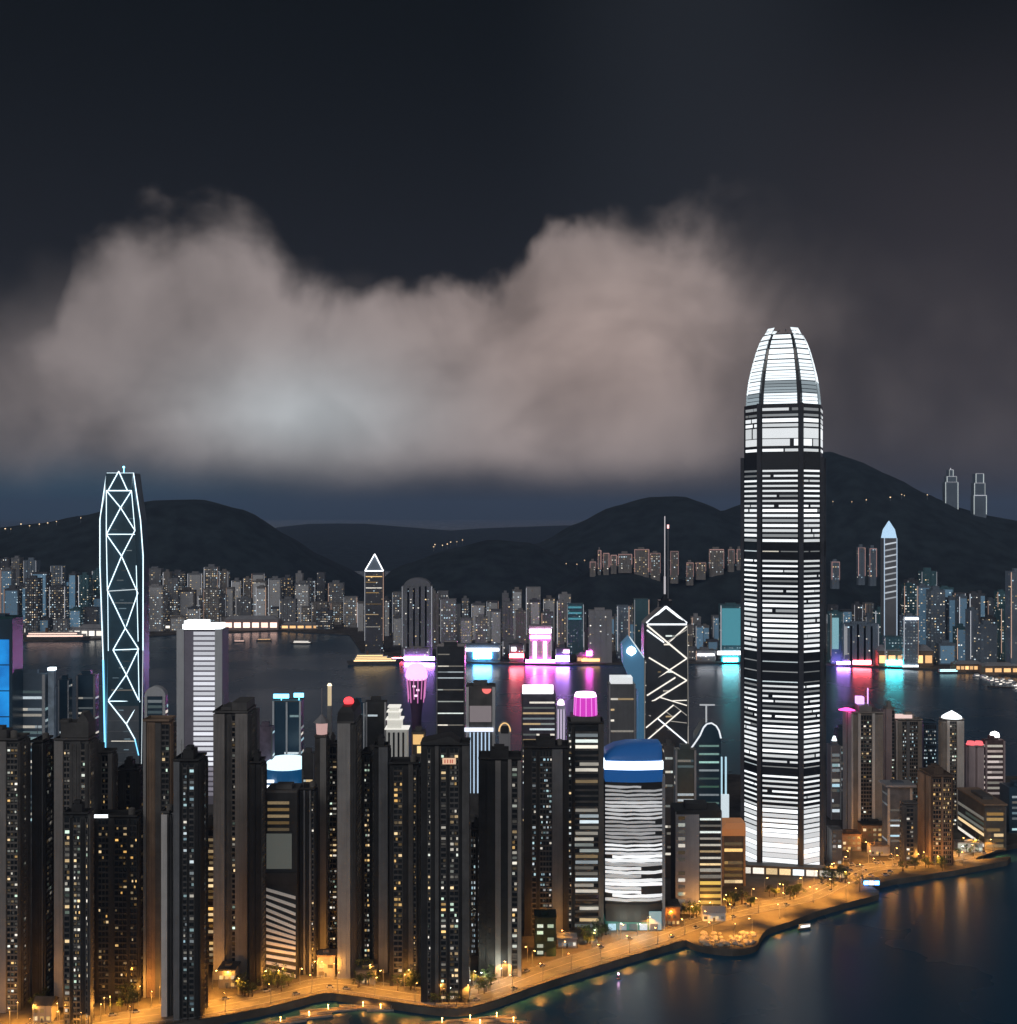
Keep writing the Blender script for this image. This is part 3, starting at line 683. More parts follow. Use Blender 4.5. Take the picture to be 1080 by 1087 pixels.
mb = MB(); mb.tube((0, 10, Z(503)), (0, 10, Z(497)), .4); mb.lathe([(.3, Z(497)), (1.1, Z(496.4)), (1.1, Z(495.2)), (.3, Z(494.6))], 10, 0, 10); fl_ = mb.build('flood_lamp', lamp('cyan_lamp', (.2, .7, 1), 6, False), t)
for k in range(26):
    y = 530 + 10.6 * k + R.uniform(-2, 2); x = R.uniform(119, 138)
    mb = MB(); mb.box(L(x), L(x + R.uniform(3, 10)), -.1, .1, Z(y), Z(y) + .9); mb.build('floor_light', window_mat('tower_dim_floors', [(.5, .75, .9), (.7, .85, .9)], .03, .35, 1.6), t)
for y0, y1, m in ((630, 640, M_cool), (726, 732, M_cool), (782, 786, M_office)):
    mb = MB(); mb.box(L(121), L(146), -.12, .1, Z(y1), Z(y1) + 1.2); mb.build('floor_light', m, t)
mb = MB()
for k in range(5): mb.box(L(117), L(150.5), -.2, .1, Z(808 - 11 * k), Z(808 - 11 * k) + .5)
mb.build('spandrel', M_steel, t)
mb = MB(); mb.loft([[(L(116), -.06, Z(820)), (L(151), -.06, Z(820)), (L(151), .1, Z(820)), (L(116), .1, Z(820))], [(L(117), -.06, Z(748)), (L(150), -.06, Z(748)), (L(150), .1, Z(748)), (L(117), .1, Z(748))]]); mb.build('grey_glazing', surf('grey_glass', (.17, .20, .23), .3, .2, .04, .3, spec=.5), t)

# ---- the braced tower with a triangular top and twin masts
secs2 = [(852, 682, 684.5, 730, 731), (662, 684, 686, 728.5, 729.5), (657.5, 688, 689.5, 725, 726), (643.5, 704.5, 705.5, 707.5, 708.5)]
M_bar = lamp('pale_bar', (.90, .95, 1.0), 1.6); M_barw = lamp('warm_bar', (1, .94, .84), 1.15); M_bard = lamp('dim_bar', (.9, .85, .75), .38)
E2 = [(686, 661, 706, 643.5, 1.25), (706, 643.5, 728, 661, 1.25), (686.5, 662, 728, 662, .8), (686, 663, 728, 698, .8, M_barw), (728, 664, 685, 703, .7, M_barw), (686, 668, 704, 681, .7), (706, 681, 728, 667.5, .45, M_bard),
      (688, 697, 728, 721, .7, M_barw), (728, 698, 685, 727, .7, M_barw), (686, 737, 716, 718, .75, M_barw), (728, 721, 694, 742, .75, M_barw), (700, 739, 728, 747.5, .5, M_barw), (684.5, 744.5, 694, 742, .5, M_barw), (713, 742.5, 728, 742, .45, M_barw),
      (685, 771, 714, 747, .65, M_barw), (722, 753, 686, 784, .65, M_barw), (697, 761, 728, 787, .65, M_bar), (706, 754, 714, 760, .4, M_bard), (714, 747, 728, 758, .4, M_bard), (711, 764, 728, 766, .4, M_bard), (684.5, 757, 690, 758.5, .5, M_bard),
      (729, 663, 729.5, 800, .45, M_bard), (684.5, 700, 684, 790, .3, M_bard), (685, 800, 728, 832, .4, M_bard), (728, 800, 686, 834, .4, M_bard)]
t, L, Z, D = outline_tower('dark glass tower with crossed light bars, glowing triangle top and tall mast', 706, 852, E2, secs2, surf('bronze_glass', (.060, .070, .082), .28, .3, .04, spec=.5), M_bar, .7, 'braced_tower', 30)
mb = MB(); mb.tube((0, 8, Z(645)), (0, 8, Z(612)), .9, 8); mb.tube((0, 8, Z(612)), (0, 8, Z(548)), .45, 6); mb.build('mast', lamp('mast_light', (.9, .85, .9), .55, False), t)
mb = MB(); mb.tube((L(709.5), 8, Z(645)), (L(709.5), 8, Z(558)), .35, 6); mb.build('mast', M_steel, t)
mb = MB(); mb.box(L(699), L(713), 3, 14, Z(644), Z(637)); mb.cone(L(706), 8, Z(637), Z(630), 4, .6, 8); mb.build('mast_base', M_ifcd, t)
mb = MB(); mb.cone(L(709.5), 8, Z(561), Z(557), .9, .9, 8); mb.build('beacon', lamp('pink_beacon', (1, .5, .5), 2.0), t)
for y in (675, 684, 713, 733, 760, 774, 790, 800, 808):
    for _ in range(2):
        x = R.uniform(688, 718); mb = MB(); mb.box(L(x), L(x + R.uniform(3, 9)), -.1, .1, Z(y), Z(y) + 1.4); mb.build('floor_light', M_office, t)

# ------------------------------------------------------------------ mid-ground buildings between the towers and the harbour
O_ = office
M_led = bpy.data.materials.new('blue_led_wall'); M_led.use_nodes = True
q = NG(M_led.node_tree); bb = M_led.node_tree.nodes['Principled BSDF']; bb.inputs['Base Color'].default_value = (.02, .05, .1, 1)
oc = q.n('ShaderNodeTexCoord').outputs['Object']; cc = q.mix(q.smooth(q.noise(oc, .03, 3, .5), .3, .7), (.0, .06, .30), (.01, .28, .72))
M_led.node_tree.links.new(cc, bb.inputs['Emission Color']); bb.inputs['Emission Strength'].default_value = 1.25
t, w, d, h, D = O_('bright blue screen fronted building cut by the left edge', -22, 17, 0, 658, 880, (M_glassblue, M_glassblue), M_cool, 5, 1.2, .25, depth=22)
for k in range(7):
    z1 = h - 16 - k * (h - 20) / 7.2
    mb = MB(); mb.box(-w * .42, w * .46, -.2, .25, z1 - (h - 20) / 7.2 + 1.0, z1); mb.build('led_panel', M_led, t)
mb = MB(); mb.box(-w / 2, w / 2, .2, d, h + 1.4, h + 3); mb.build('roof_slab', surf('teal_roof', (.02, .08, .09), .6), t)
t, w, d, h, D = O_('pale cool lit office with a thin glowing corner pillar beside the blue screens', 19, 51, 4, 716, 872, (M_white, surf('bluish_panel', (.22, .30, .38), .6, .1, .05)), M_cool, 5, 2.2, .75)
mb = MB(); mb.box(w * .5 + 2, w * .5 + 7, 2, 7, 0, h + 4); mb.build('corner_pillar', surf('pillar_panel', (.35, .45, .55), .6), t)
mb = MB(); mb.box(w * .5 + 1.6, w * .5 + 7.4, 1.6, 7.4, h + 4, h + 6.5); mb.build('pillar_lamp', lamp('cool_white', (.8, .93, 1), 2.4), t)
O_('dark teal glass slab between the corner pillar and the lattice tower', 65, 76, 2, 722, 866, (M_white, M_glassblue), M_cool, 4.5, 1.6, .25)
O_('curved top teal glass block touching the lattice tower', 84, 104, 4, 717, 860, (M_grey, M_glassblue), M_cool, 4.5, 1.6, .45)
t, w, d, h, D = O_('round shouldered white framed glass building right of the lattice tower', 156, 178, 2, 738, 850, (M_white, M_glassblue), M_cool, 5, 2.6, .8, pier=.13, roof=False)
mb = MB(); n = 10
mb.loft([[(-w / 2 + i * 0 + (1 - math.cos(math.pi * i / n)) * w / 2, y, h + math.sin(math.pi * i / n) * 9 + .1) for i in range(n + 1)] for y in (.3, d)]); mb.build('barrel_roof', M_white, t)
t, w, d, h, D = O_('white office tower of bright horizontal floors with a lit crown', 190, 238, 0, 668, 852, (M_white, surf('lilac_panel', (.30, .28, .34), .6, .1, .05)), M_office, 4.6, 3.2, 0, pier=.16, depth=26, roof=False)
fc = Facade('front', w, d, .45); M_wf = lamp('white_floor', (.90, .92, 1.0), .88, True, .6)
z = 8
while z < h - 4:
    mb = MB(); fc.box(mb, w * .37, w * .985, 0, .35, z, z + 3.0); mb.build('floor_light', M_wf if z > 34 else lamp('lilac_floor', (.75, .7, .85), .30, False, .5), t); z += 4.6
mb = MB(); mb.box(-w * .38, w * .44, 1.5, d - 3, h, h + 5); mb.build('crown', lamp('white_crown', (.88, .96, 1), 3.2), t)
mb = MB(); mb.box(-w * .36, w * .12, 4, d - 6, h + 5, h + 8); mb.build('crown_step', lamp('white_crown', (1, 1, 1), 1), t)
mb = MB(); mb.box(-w / 2 - .1, w / 2 + .1, .1, d, h - .3, h + .4); mb.build('roof_edge', M_dark, t)
O_('grey brown block with one lit window behind the broad pier tower', 250, 275, 2, 754, 930, (M_pier3, M_dark), M_office, 9, 4, .18, sidew=M_home)
O_('dim mauve block right of the broad pier tower', 275, 291, 1, 772, 900, (M_pier3, surf('mauve_panel', (.17, .14, .19), .7)), M_cool, 6, 1.5, .12)
t, w, d, h, D = O_('blue grey framed office under two glowing cyan roof signs', 291, 321, 3, 744, 880, (M_white, M_glassblue), M_cool, 5.2, 1.8, .6, pier=.06, roof=False)
mb = MB(); mb.box(-.7, .7, -.3, .6, 0, h); mb.build('pier', M_white, t)
mb = MB(); mb.box(-w * .5, w * .5, .45, d, h + .1, h + 1.2); mb.build('roof', M_dark, t)
for a_, b_, zc in ((-.48, .06, 0), (.24, .58, .8)):
    mb = MB(); mb.box(w * a_, w * b_, 1.5, 3, h + 3 + zc, h + 6.4 + zc); mb.box(w * (a_ + b_) / 2 - .3, w * (a_ + b_) / 2 + .3, 3, 3.6, h, h + 4); mb.build('roof_sign', lamp('cyan_sign', (.15, .65, 1.0), 5), t)
# arena with a white lit oval roof
D = dep(905); X = wx(301, D); t = thing('arena', 'oval arena with a white glowing roof and blue lit walls', 'arena', (X, D, G))
L = lambda px: (px - 301) * D / F; Z = lambda y: wz(y, D) - G; r = L(324)
def oval(k, z, dy=20): return [(r * k * math.cos(a_ * math.pi / 12), dy + 18 * k * math.sin(a_ * math.pi / 12), z) for a_ in range(24)]
mb = MB(); mb.loft([oval(.97, 0), oval(1, Z(833)), oval(1.0, Z(817))]); mb.build('wall', lamp('arena_blue', (.0, .10, .28), .42, True, 0, (.03, .08, .15)), t)
mb = MB(); mb.loft([oval(1.05, Z(817)), oval(1.08, Z(813)), oval(.8, Z(808.5)), oval(.3, Z(807))]); mb.build('roof', lamp('arena_roof', (.62, .88, 1.0), 1.6), t)
for x0_, x1_, y in ((279, 292, 829.5), (284, 322, 835)):
    mb = MB(); mb.box(L(x0_), L(x1_), -.3 if 0 else 1.0, 3.0, Z(y), Z(y - 2.6)); mb.build('lit_band', lamp('white_strip', (.9, .95, 1), 2.2), t)
O_('dim grey block behind the flared tower', 322, 335, 1, 800, 905, (M_pier3, M_dark), M_office, 5, 1.6, .2)
D = dep(870); t = thing('light_pillar', 'slender gold lit pillar rising above the flared tower', 'pillar', (wx(351, D), D, G)); Z = lambda y: wz(y, D) - G
mb = MB(); mb.box(-1.9, 1.9, 0, 3.5, 0, Z(748)); mb.build('shaft', M_pier2, t)
mb = MB(); mb.box(-1.5, 1.5, .3, 3.2, Z(748), Z(727)); mb.build('lit_shaft', lamp('gold_shaft', (1, .78, .45), .6), t)
mb = MB(); mb.cone(0, 1.7, Z(727), Z(724.5), 2.2, 1.2, 10); mb.build('cap', lamp('gold_cap', (1, .85, .6), 2), t)
O_('dark blue framed glass office left of the black capped tower', 375, 388, 1, 746, 880, (M_white, M_glassblue), M_cool, 5, 1.4, .35)
t, w, d, h, D = O_('black capped slim tower left of the white tiered building', 389, 411, 1, 745, 872, (M_grey, M_black), M_office, 5, 1.6, .25)
D = dep(878); X = wx(422, D); t = thing('tiered_building', 'white stepped building of stacked bright eaves', 'building', (X, D, G)); L = lambda px: (px - 422) * D / F; Z = lambda y: wz(y, D) - G
for k, (a_, b_, y0, y1) in enumerate(((411, 433, 878, 773), (412, 427, 772, 763), (413, 425, 762, 755), (414, 424, 754, 750))):
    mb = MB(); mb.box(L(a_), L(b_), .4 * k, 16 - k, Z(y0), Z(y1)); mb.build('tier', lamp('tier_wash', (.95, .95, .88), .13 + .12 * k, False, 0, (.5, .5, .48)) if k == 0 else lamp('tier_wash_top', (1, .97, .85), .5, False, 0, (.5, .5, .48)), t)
    mb = MB(); mb.box(L(a_) - 1.3, L(b_) + 1.3, .4 * k - 1.0, 16.6 - k, Z(y1), Z(y1) + .9); mb.build('eave', lamp('eave_light', (1, .97, .88), .9, False), t)
for k in range(4):
    mb = MB(); mb.box(L(413 + 5 * k), L(415 + 5 * k), -.25, .05, Z(850), Z(776)); mb.build('window_strip', M_glass, t)
t, w, d, h, D = O_('small orange lit block between the tiered building and the wide black tower', 438, 452, 0, 777, 872, (M_brown, M_dark), M_amber, 6, 3, .15, depth=14)
mb = MB(); mb.box(-w * .45, w * .38, -.2, .3, h - 9.5, h - 1); mb.build('lit_panel', lamp('orange_panel', (1, .60, .22), .9), t)
mb = MB(); mb.box(-w * .1, w * .3, -.2, .3, h - 17, h - 11); mb.build('lit_panel', lamp('orange_panel2', (1, .7, .3), 1.2), t)
# glowing pink dome
D = dep(836); X = wx(442, D); t = thing('dome_tower', 'slim tower with a glowing pink jellyfish dome above the harbour', 'tower', (X, D, G)); Z = lambda y: wz(y, D) - G; u = D / F
mb = MB(); mb.lathe([(5 * u, 0), (5.5 * u, Z(760)), (8 * u, Z(735)), (9.5 * u, Z(722))], 18, 0, 12); mb.build('stem', surf('plum_glass', (.10, .06, .12), .3, .2, .05), t, smooth=True)
mb = MB(); mb.lathe([(9.6 * u, Z(722)), (11.8 * u, Z(719)), (11.4 * u, Z(714)), (9.6 * u, Z(709)), (6 * u, Z(705.6)), (1, Z(704.6))], 24, 0, 12); mb.build('dome', lamp('pink_dome', (1, .45, .80), 1.7), t, smooth=True)
for k in range(8):
    a_ = -math.pi * k / 7; mb = MB(); mb.tube((10.4 * u * math.cos(a_), 12 + 10.4 * u * math.sin(a_), Z(720)), (8.6 * u * math.cos(a_), 12 + 8.6 * u * math.sin(a_), Z(742 + 4 * (k % 2))), .5); mb.build('light_strand', lamp('pink_strand', (1, .3, .75), .7), t)
for x_, y_ in ((440, 727), (444, 731), (442, 737)):
    mb = MB(); mb.box((x_ - 442) * u - 1.4, (x_ - 442) * u + 1.4, 12 - 9 * u, 12 - 8 * u + 2, Z(y_ + 2), Z(y_)); mb.build('window', lamp('pink_window', (1, .7, .9), 1.6), t)
O_('tall dark glass tower of faint floor lines right of the pink dome', 464, 494, 0, 687, 852, (M_steel, surf('smoke_glass', (.05, .055, .065), .2, .3, .04, spec=.5)), M_office, 5.4, 1.0, .5, pier=.03, depth=24)
t, w, d, h, D = O_('grey tower with a red half moon sign and blue white lower floors', 495, 526, 0, 729, 862, (M_white, M_dark), M_cool, 5, 2.4, 0, pier=.10, depth=22)
u = D / F; Z = lambda y: wz(y, D) - G; L = lambda px: (px - 510.5) * u
mb = MB(); mb.box(L(499), L(522), -.1, .3, Z(765), Z(748)); mb.build('grey_screen', lamp('mauve_screen', (.62, .52, .55), .30), t)
mb = MB(); mb.prism([(0, 0)] and [(L(517) + 5 * u * math.cos(math.pi * (1 + k / 10)), 5.2 * u * math.sin(math.pi * (1 + k / 10))) for k in range(11)], 0, .5)
o = mb.build('red_sign', lamp('red_sign', (1, .18, .16), 1.1), t, (0, 0, Z(730))); o.rotation_euler = (rad(90), 0, 0)
for k in range(7):
    x = 499 + 4 * k; mb = MB(); mb.box(L(x), L(x + 1.2), -.2, .3, Z(840), Z(776)); mb.build('light_fin', lamp('blue_white_fin', (.55, .75, 1.0), 1.0 if k in (2, 5) else 1.0), t)
mb = MB(); mb.box(L(493.5), L(524), -1.2, .5, Z(775), Z(771)); mb.build('light_belt', lamp('blue_white_belt', (.8, .85, 1), 1.4), t)
D = dep(870); X = wx(536, D); t = thing('arched_tower', 'small dark tower with a gold outlined arched top', 'tower', (X, D, G)); u = D / F; Z = lambda y: wz(y, D) - G
arch = [(-6 * u, 0)] + [(6 * u * math.cos(math.pi * (1 - k / 10)), Z(775) + 9 * u * math.sin(math.pi * (1 - k / 10))) for k in range(11)] + [(6 * u, 0)]
mb = MB(); mb.loft([[(x, 0, z) for x, z in arch], [(x, 14, z) for x, z in arch]]); mb.build('wall', M_grey, t)
for p_, q_ in zip(arch[1:-2], arch[2:-1]):
    mb = MB(); mb.tube((p_[0], -.2, p_[1]), (q_[0], -.2, q_[1]), .6); mb.build('arch_light', lamp('gold_arch', (1, .62, .25), 1.1), t)
mb = MB(); mb.box(-4 * u, 4 * u, -.3, .2, Z(777), Z(769)); mb.build('arch_window', M_black, t)
t, w, d, h, D = O_('office with a blank white glowing roof sign above dark floors', 554, 590, 0, 737, 872, (M_dark, surf('plum_panel', (.10, .09, .12), .5)), M_office, 4.6, 1.5, .75, pier=.02, depth=22)
mb = MB(); mb.box(-w * .48, w * .42, -.2, 1.2, h + 1.5, h + 9); mb.build('roof_sign', lamp('blank_white_sign', (1, .95, 1), 3.5), t)
mb = MB(); mb.box(-w * .05, w * .25, -.4, .3, Z(790) if 0 else h - 47, h - 41); mb.build('lit_room', lamp('warm_room', (1, .88, .75), 2), t)
D = dep(866); X = wx(595.5, D); t = thing('slim_tower', 'slim white tower with a rounded pink lit cap', 'tower', (X, D, G)); u = D / F; Z = lambda y: wz(y, D) - G
mb = MB(); mb.lathe([(5 * u, 0), (5 * u, Z(752)), (4.2 * u, Z(748))], 12, 0, 6); mb.build('shaft', lamp('lilac_wash', (.62, .58, .78), .14, False, 0, (.5, .5, .55)), t)
mb = MB(); mb.lathe([(4 * u, Z(748)), (3.4 * u, Z(744)), (1.5 * u, Z(742))], 12, 0, 6); mb.build('cap', lamp('pink_cap', (1, .75, .98), 2.5), t)
for a_ in (-2.2, -1.57, -.9):
    mb = MB(); mb.tube((5 * u * math.cos(a_), 6 + 5 * u * math.sin(a_), 0), (5 * u * math.cos(a_), 6 + 5 * u * math.sin(a_), Z(752)), .5); mb.build('light_fin', lamp('lilac_fin', (.9, .75, 1), .8, False), t)
t, w, d, h, D = O_('grey tower of broad concrete floors with a white lit top, left of the blade tower', 646, 674, 0, 727, 880, (M_grey, surf('fog_panel', (.16, .165, .175), .6, .15, .05, .3)), M_office, 9, 1.6, .9, pier=.05, depth=20)
mb = MB(); mb.box(-w * .42, w * .4, 2, d - 2, h + 1.5, h + 7); mb.build('top_storey', lamp('white_top', (.95, .98, 1), .8), t)
D = dep(868); X = wx(672, D); t = thing('blade_tower', 'blue glass blade shaped tower with a blazing white star light', 'tower', (X, D, G)); u = D / F; Z = lambda y: wz(y, D) - G; L = lambda px: (px - 672) * u
ol = [(L(677), 0), (L(683), 0), (L(683), Z(697)), (L(667.5), Z(675)), (L(660), Z(683)), (L(661), Z(703)), (L(669), Z(722)), (L(677), Z(733))]
mb = MB(); mb.loft([[(x, 0, z) for x, z in ol], [(x, 16, z) for x, z in ol]]); mb.build('shaft', lamp('blade_glass', (.10, .30, .52), .34, True, 0, (.05, .12, .2)), t)
mb = MB(); mb.lathe([(.3, Z(695)), (4.5 * u, Z(692)), (5 * u, Z(690)), (3.6 * u, Z(687)), (.3, Z(685))], 14, L(669.5), -.5); mb.build('star_light', lamp('star', (.72, .96, 1.0), 9), t)
mb = MB(); mb.tube((L(667.5), -.3, Z(675)), (L(683), -.3, Z(697)), .5); mb.build('edge_light', M_lined, t)
# rounded tower with the T-shaped mast
D = dep(872); X = wx(749, D); t = thing('domed_tower', 'round topped tower with a curved white rib and a T shaped mast', 'tower', (X, D, G)); u = D / F; Z = lambda y: wz(y, D) - G; L = lambda px: (px - 749) * u
hull = [(L(738), 0), (L(764), 0), (L(764), Z(780)), (L(762), Z(773)), (L(757), Z(767)), (L(750), Z(765)), (L(745), Z(768)), (L(738), Z(780))]
mb = MB(); mb.loft([[(x, 0, z) for x, z in hull], [(x, 18, z) for x, z in hull]]); mb.build('wall', M_glassblue, t)
cv = [(733, 792), (738, 785), (742, 779), (745.5, 771), (749, 767), (754, 766), (759, 769), (762, 774), (764, 782)]
for (x0_, y0_), (x1_, y1_) in zip(cv, cv[1:]):
    mb = MB(); mb.tube((L(x0_), -.4, Z(y0_)), (L(x1_), -.4, Z(y1_)), .7); mb.build('curved_rib', lamp('rib_light', (.9, .95, 1), 1.0), t)
mb = MB(); mb.tube((0, 2, Z(774)), (0, 2, Z(748)), .7); mb.box(L(742), L(758), 1.4, 2.6, Z(748), Z(746.6)); mb.build('mast', lamp('mast_wash', (.85, .9, .95), .5, False), t)
for k in range(9):
    mb = MB(); mb.box(L(741), L(762), -.25, .1, Z(860 - k * 8.6), Z(858 - k * 8.6)); mb.build('floor_light', window_mat('green_floor', [(.4, 1, .7), COOL, (.5, .9, .8)], .08, .8, 1.5), t)
for x in (765, 769.5):
    mb = MB(); mb.box(L(x), L(x + 1.6), 4, 6, 0, Z(803)); mb.build('light_pylon', lamp('pylon_glow', (.55, .85, 1), .9), t)
mb = MB(); mb.box(L(757), L(773), 1.5, 3.8, 0, Z(842)); mb.build('lit_lobby', lamp('lobby_glow', (.8, .93, 1), .8), t)
O_('dark slab behind the blue domed office', 704, 715, 1, 792, 930, (M_pier3, M_dark), M_office, 5, 1.6, .45)
O_('grey green glass block in front of the braced tower', 716, 738, 1, 796, 905, (M_grey, surf('green_glass', (.07, .09, .085), .25, .2, .05, spec=.5)), M_cool, 4.4, 1.8, .5)

# ---- the blue-domed banded office by the road
D = dep(984); X = wx(672, D); t = thing('domed_office', 'white banded office under a blue domed roof with a bright white collar', 'office tower', (X, D, G)); u = D / F; Z = lambda y: wz(y, D) - G; L = lambda px: (px - 672) * u
w2, dd = L(702), 34.0
def rr(k, z, bulge=2.5):
    n = 8; front = [(-w2 * k + 2 * w2 * k * i / n, dd / 2 * (1 - k) - bulge * math.sin(math.pi * i / n), z) for i in range(n + 1)]
    return front + [(w2 * k, dd - dd / 2 * (1 - k), z), (-w2 * k, dd - dd / 2 * (1 - k), z)]
mb = MB(); mb.loft([rr(.985, Z(975)), rr(.985, Z(828))]); mb.build('wall', M_black, t)
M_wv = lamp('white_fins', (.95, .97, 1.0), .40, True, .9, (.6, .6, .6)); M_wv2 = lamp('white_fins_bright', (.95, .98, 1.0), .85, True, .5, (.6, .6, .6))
z = Z(953); i = 0
while z < Z(831):
    y = CY + (H - G - z) / u; mb = MB(); n = 8
    s0 = R.choice((0, 0, 0, 0, 0, 0, 1)); s1 = 8 - R.choice((0, 0, 0, 0, 0, 0, 1, 3))
    f = rr(1.0, z)[:9][s0:s1 + 1]; wob = [.35 * math.sin(a_ * 1.7 + i * .9) for a_ in range(len(f))]
    th_ = 1.75 if y > 905 else 1.25
    mb.loft([[(x, yy - .25, zz_ + o_) for (x, yy, zz_), o_ in zip(f, wob)] + [(x, yy + .5, zz_ + o_) for (x, yy, zz_), o_ in list(zip(f, wob))[::-1]], [(x, yy - .25, zz_ + th_ + o_) for (x, yy, zz_), o_ in zip(f, wob)] + [(x, yy + .5, zz_ + th_ + o_) for (x, yy, zz_), o_ in list(zip(f, wob))[::-1]]])
    mb.build('floor_band', M_wv2 if y > 895 and i % 3 else M_wv, t); z += 2.5; i += 1
sh = lambda r, q_: [(x + q_, y, z) for x, y, z in r]
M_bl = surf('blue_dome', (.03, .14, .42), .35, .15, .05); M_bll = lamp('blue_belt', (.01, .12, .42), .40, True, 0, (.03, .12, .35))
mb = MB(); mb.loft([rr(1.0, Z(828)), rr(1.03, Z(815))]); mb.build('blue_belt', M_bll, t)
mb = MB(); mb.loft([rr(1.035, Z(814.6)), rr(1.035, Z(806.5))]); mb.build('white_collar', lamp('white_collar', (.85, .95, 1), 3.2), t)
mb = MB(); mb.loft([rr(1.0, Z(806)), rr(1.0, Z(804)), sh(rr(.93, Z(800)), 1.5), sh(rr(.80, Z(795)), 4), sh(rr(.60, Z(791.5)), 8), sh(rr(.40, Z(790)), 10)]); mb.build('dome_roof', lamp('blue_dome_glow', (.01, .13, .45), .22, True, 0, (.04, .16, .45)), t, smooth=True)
mb = MB(); mb.loft([rr(1.01, Z(962)), rr(1.01, Z(956))]); mb.build('dark_belt', M_black, t)
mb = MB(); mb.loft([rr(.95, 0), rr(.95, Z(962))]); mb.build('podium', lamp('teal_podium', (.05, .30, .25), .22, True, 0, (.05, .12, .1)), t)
for k in range(5):
    mb = MB(); mb.box(L(645 + k * 11), L(653 + k * 11), -2.9, -2.2, Z(983), Z(976.5)); mb.build('shop_front', M_cool, t)
mb = MB(); mb.box(L(688), L(701), -2.4, -1.2, Z(983), Z(964)); mb.build('glass_corner', lamp('pale_teal_corner', (.45, .75, .80), .42, True), t)
mb = MB(); mb.box(w2 * 1.0, w2 * 1.0 + 2, 0, 6, 0, Z(822)); mb.build('fin_wall', M_grey, t)
# office with gold floors and grey wing
t, w, d, h, D = O_('grey winged block with gold lit floors between the domed office and the tallest tower', 716, 765, 0, 861, 967, (M_grey, M_black), M_office, 4, 1.6, 0, pier=.02, depth=24)
u = D / F; L = lambda px: (px - 740.5) * u
mb = MB(); mb.box(L(716), L(741), -.6, .4, 0, h - 1); mb.build('grey_wing', M_grey, t)
for k in range(14):
    if R.random() < .8: mb = MB(); mb.box(L(719), L(726), -.8, -.55, 3 + k * 4.6, 5.2 + k * 4.6); mb.build('window', M_home, t)
for k in range(15):
    z0_ = 2 + k * 4.3; mb = MB(); mb.box(L(742), L(764), .1, .7, z0_, z0_ + (2.2 if k < 7 else 1.3)); mb.build('floor_light', lamp('gold_floor', (1, .66, .12), .55, True, .9) if k < 5 else M_office, t)
t, w, d, h, D = O_('low block with a curved orange parapet left of the tallest tower base', 765, 790, 0, 885, 938, (M_brown, M_dark), M_amber, 4.5, 2.2, .7, depth=18, roof=False)
mb = MB(); mb.loft([[(-w / 2, -.5, h), (w / 2, -.5, h), (w / 2, d, h), (-w / 2, d, h)], [(-w / 2, -.5, h + 5), (w / 2, -.5, h + 5), (w / 2, d, h + 5), (-w / 2, d, h + 5)], [(-w / 3, .2, h + 9), (w / 2, .2, h + 9), (w / 2, d - 2, h + 9), (-w / 3, d - 2, h + 9)]]); mb.build('parapet', lamp('orange_parapet', (.7, .26, .08), .30, True, 0, (.4, .2, .1)), t)

# ------------------------------------------------------------------ right-hand cluster on the spit
def rt(label, *a, **k):
    k.setdefault('group', 'towers on the spit right of the tallest tower'); return tower(label, *a, **k)
M_pink = surf('pinkish_render', (.42, .33, .33), .8, .12, .06, .3)
M_beige = surf('beige_render', (.56, .52, .485), .8, .12, .06, .3); M_beige2 = surf('beige_recess', (.29, .265, .24), .8, .2, .06, .3)
BE = (M_beige, M_beige2, M_slab, M_pier3)
t, w, d, h = rt('large grey beige tower with a bright flank, first right of the tallest tower', 904, 936, 10, 757, 888, 'd3 p2 w8 p2 d6', 'p6 d3 p6', (surf('bright_render', (1, 1, 1)), M_beige2, M_slab, M_pier3), .22, 3.2, M_home, ('house',))
mb = MB(); mb.cone(-w * .6, d * .4, h + 1.9, h + 3.6, 7, 2, 12); mb.build('pink_canopy', lamp('hot_pink', (1, .08, .45), 3.0), t)
mb = MB(); mb.box(-w * .28, -w * .05, d * .3, d * .55, h + 7, h + 13); mb.tube((w * .1, d * .4, h + 5), (w * .1, d * .4, h + 20), .5); mb.build('roof_light', lamp('violet_light', (.7, .4, 1), 1.8), t)
rt('slender pinkish tower tucked behind the large grey beige tower', 938, 948, 2, 752, 866, 'p6 w3', 'p1', (M_pink, M_beige2, M_slab, M_pier3), .3, 3.2)
t, w, d, h = rt('brown edged tower with blue grey central glazing behind the brown block', 951, 977, 4, 764, 866, 'd4 w4 q3 w8 d4', 'd3 p1', BE, .26, 3.2, M_cool, ('house',))
mb = MB(); mb.box(-w * .7, w * .1, 2, d - 2, h + 2, h + 5); mb.build('roof_light', lamp('peach_roof', (1, .72, .66), .9), t)
rt('pale blue glass tower between two brown towers', 978, 992, 0, 767, 858, 'w14', None, (M_white, M_glassblue, M_glassblue, M_glassblue), .5, 3.4, M_cool, (), depth=16)
t, w, d, h = rt('beige tower with a central window bay under a white glowing roof shell', 998, 1021, 4, 764, 876, 'd4 p3 w7 p7', 'd3', BE, .4, 3.2, M_home, ())
mb = MB(); mb.lathe([(8.5, h + 2), (8, h + 3.5), (5, h + 5.6), (1.5, h + 7.5), (.2, h + 8.4)], 16, 0, d / 2); mb.build('roof_shell', lamp('white_shell', (.9, .97, 1), 2.2), t, smooth=True)
t, w, d, h = rt('pair of white rose lit piers with red roof caps', 1025, 1042, 2, 792, 868, 'p7 k2 p7', 'p1', (surf('rose_render', (.55, .44, .44), .8, .1, .06, .2), M_pink, M_slab, M_pier3), .2, 3.2, M_home, ())
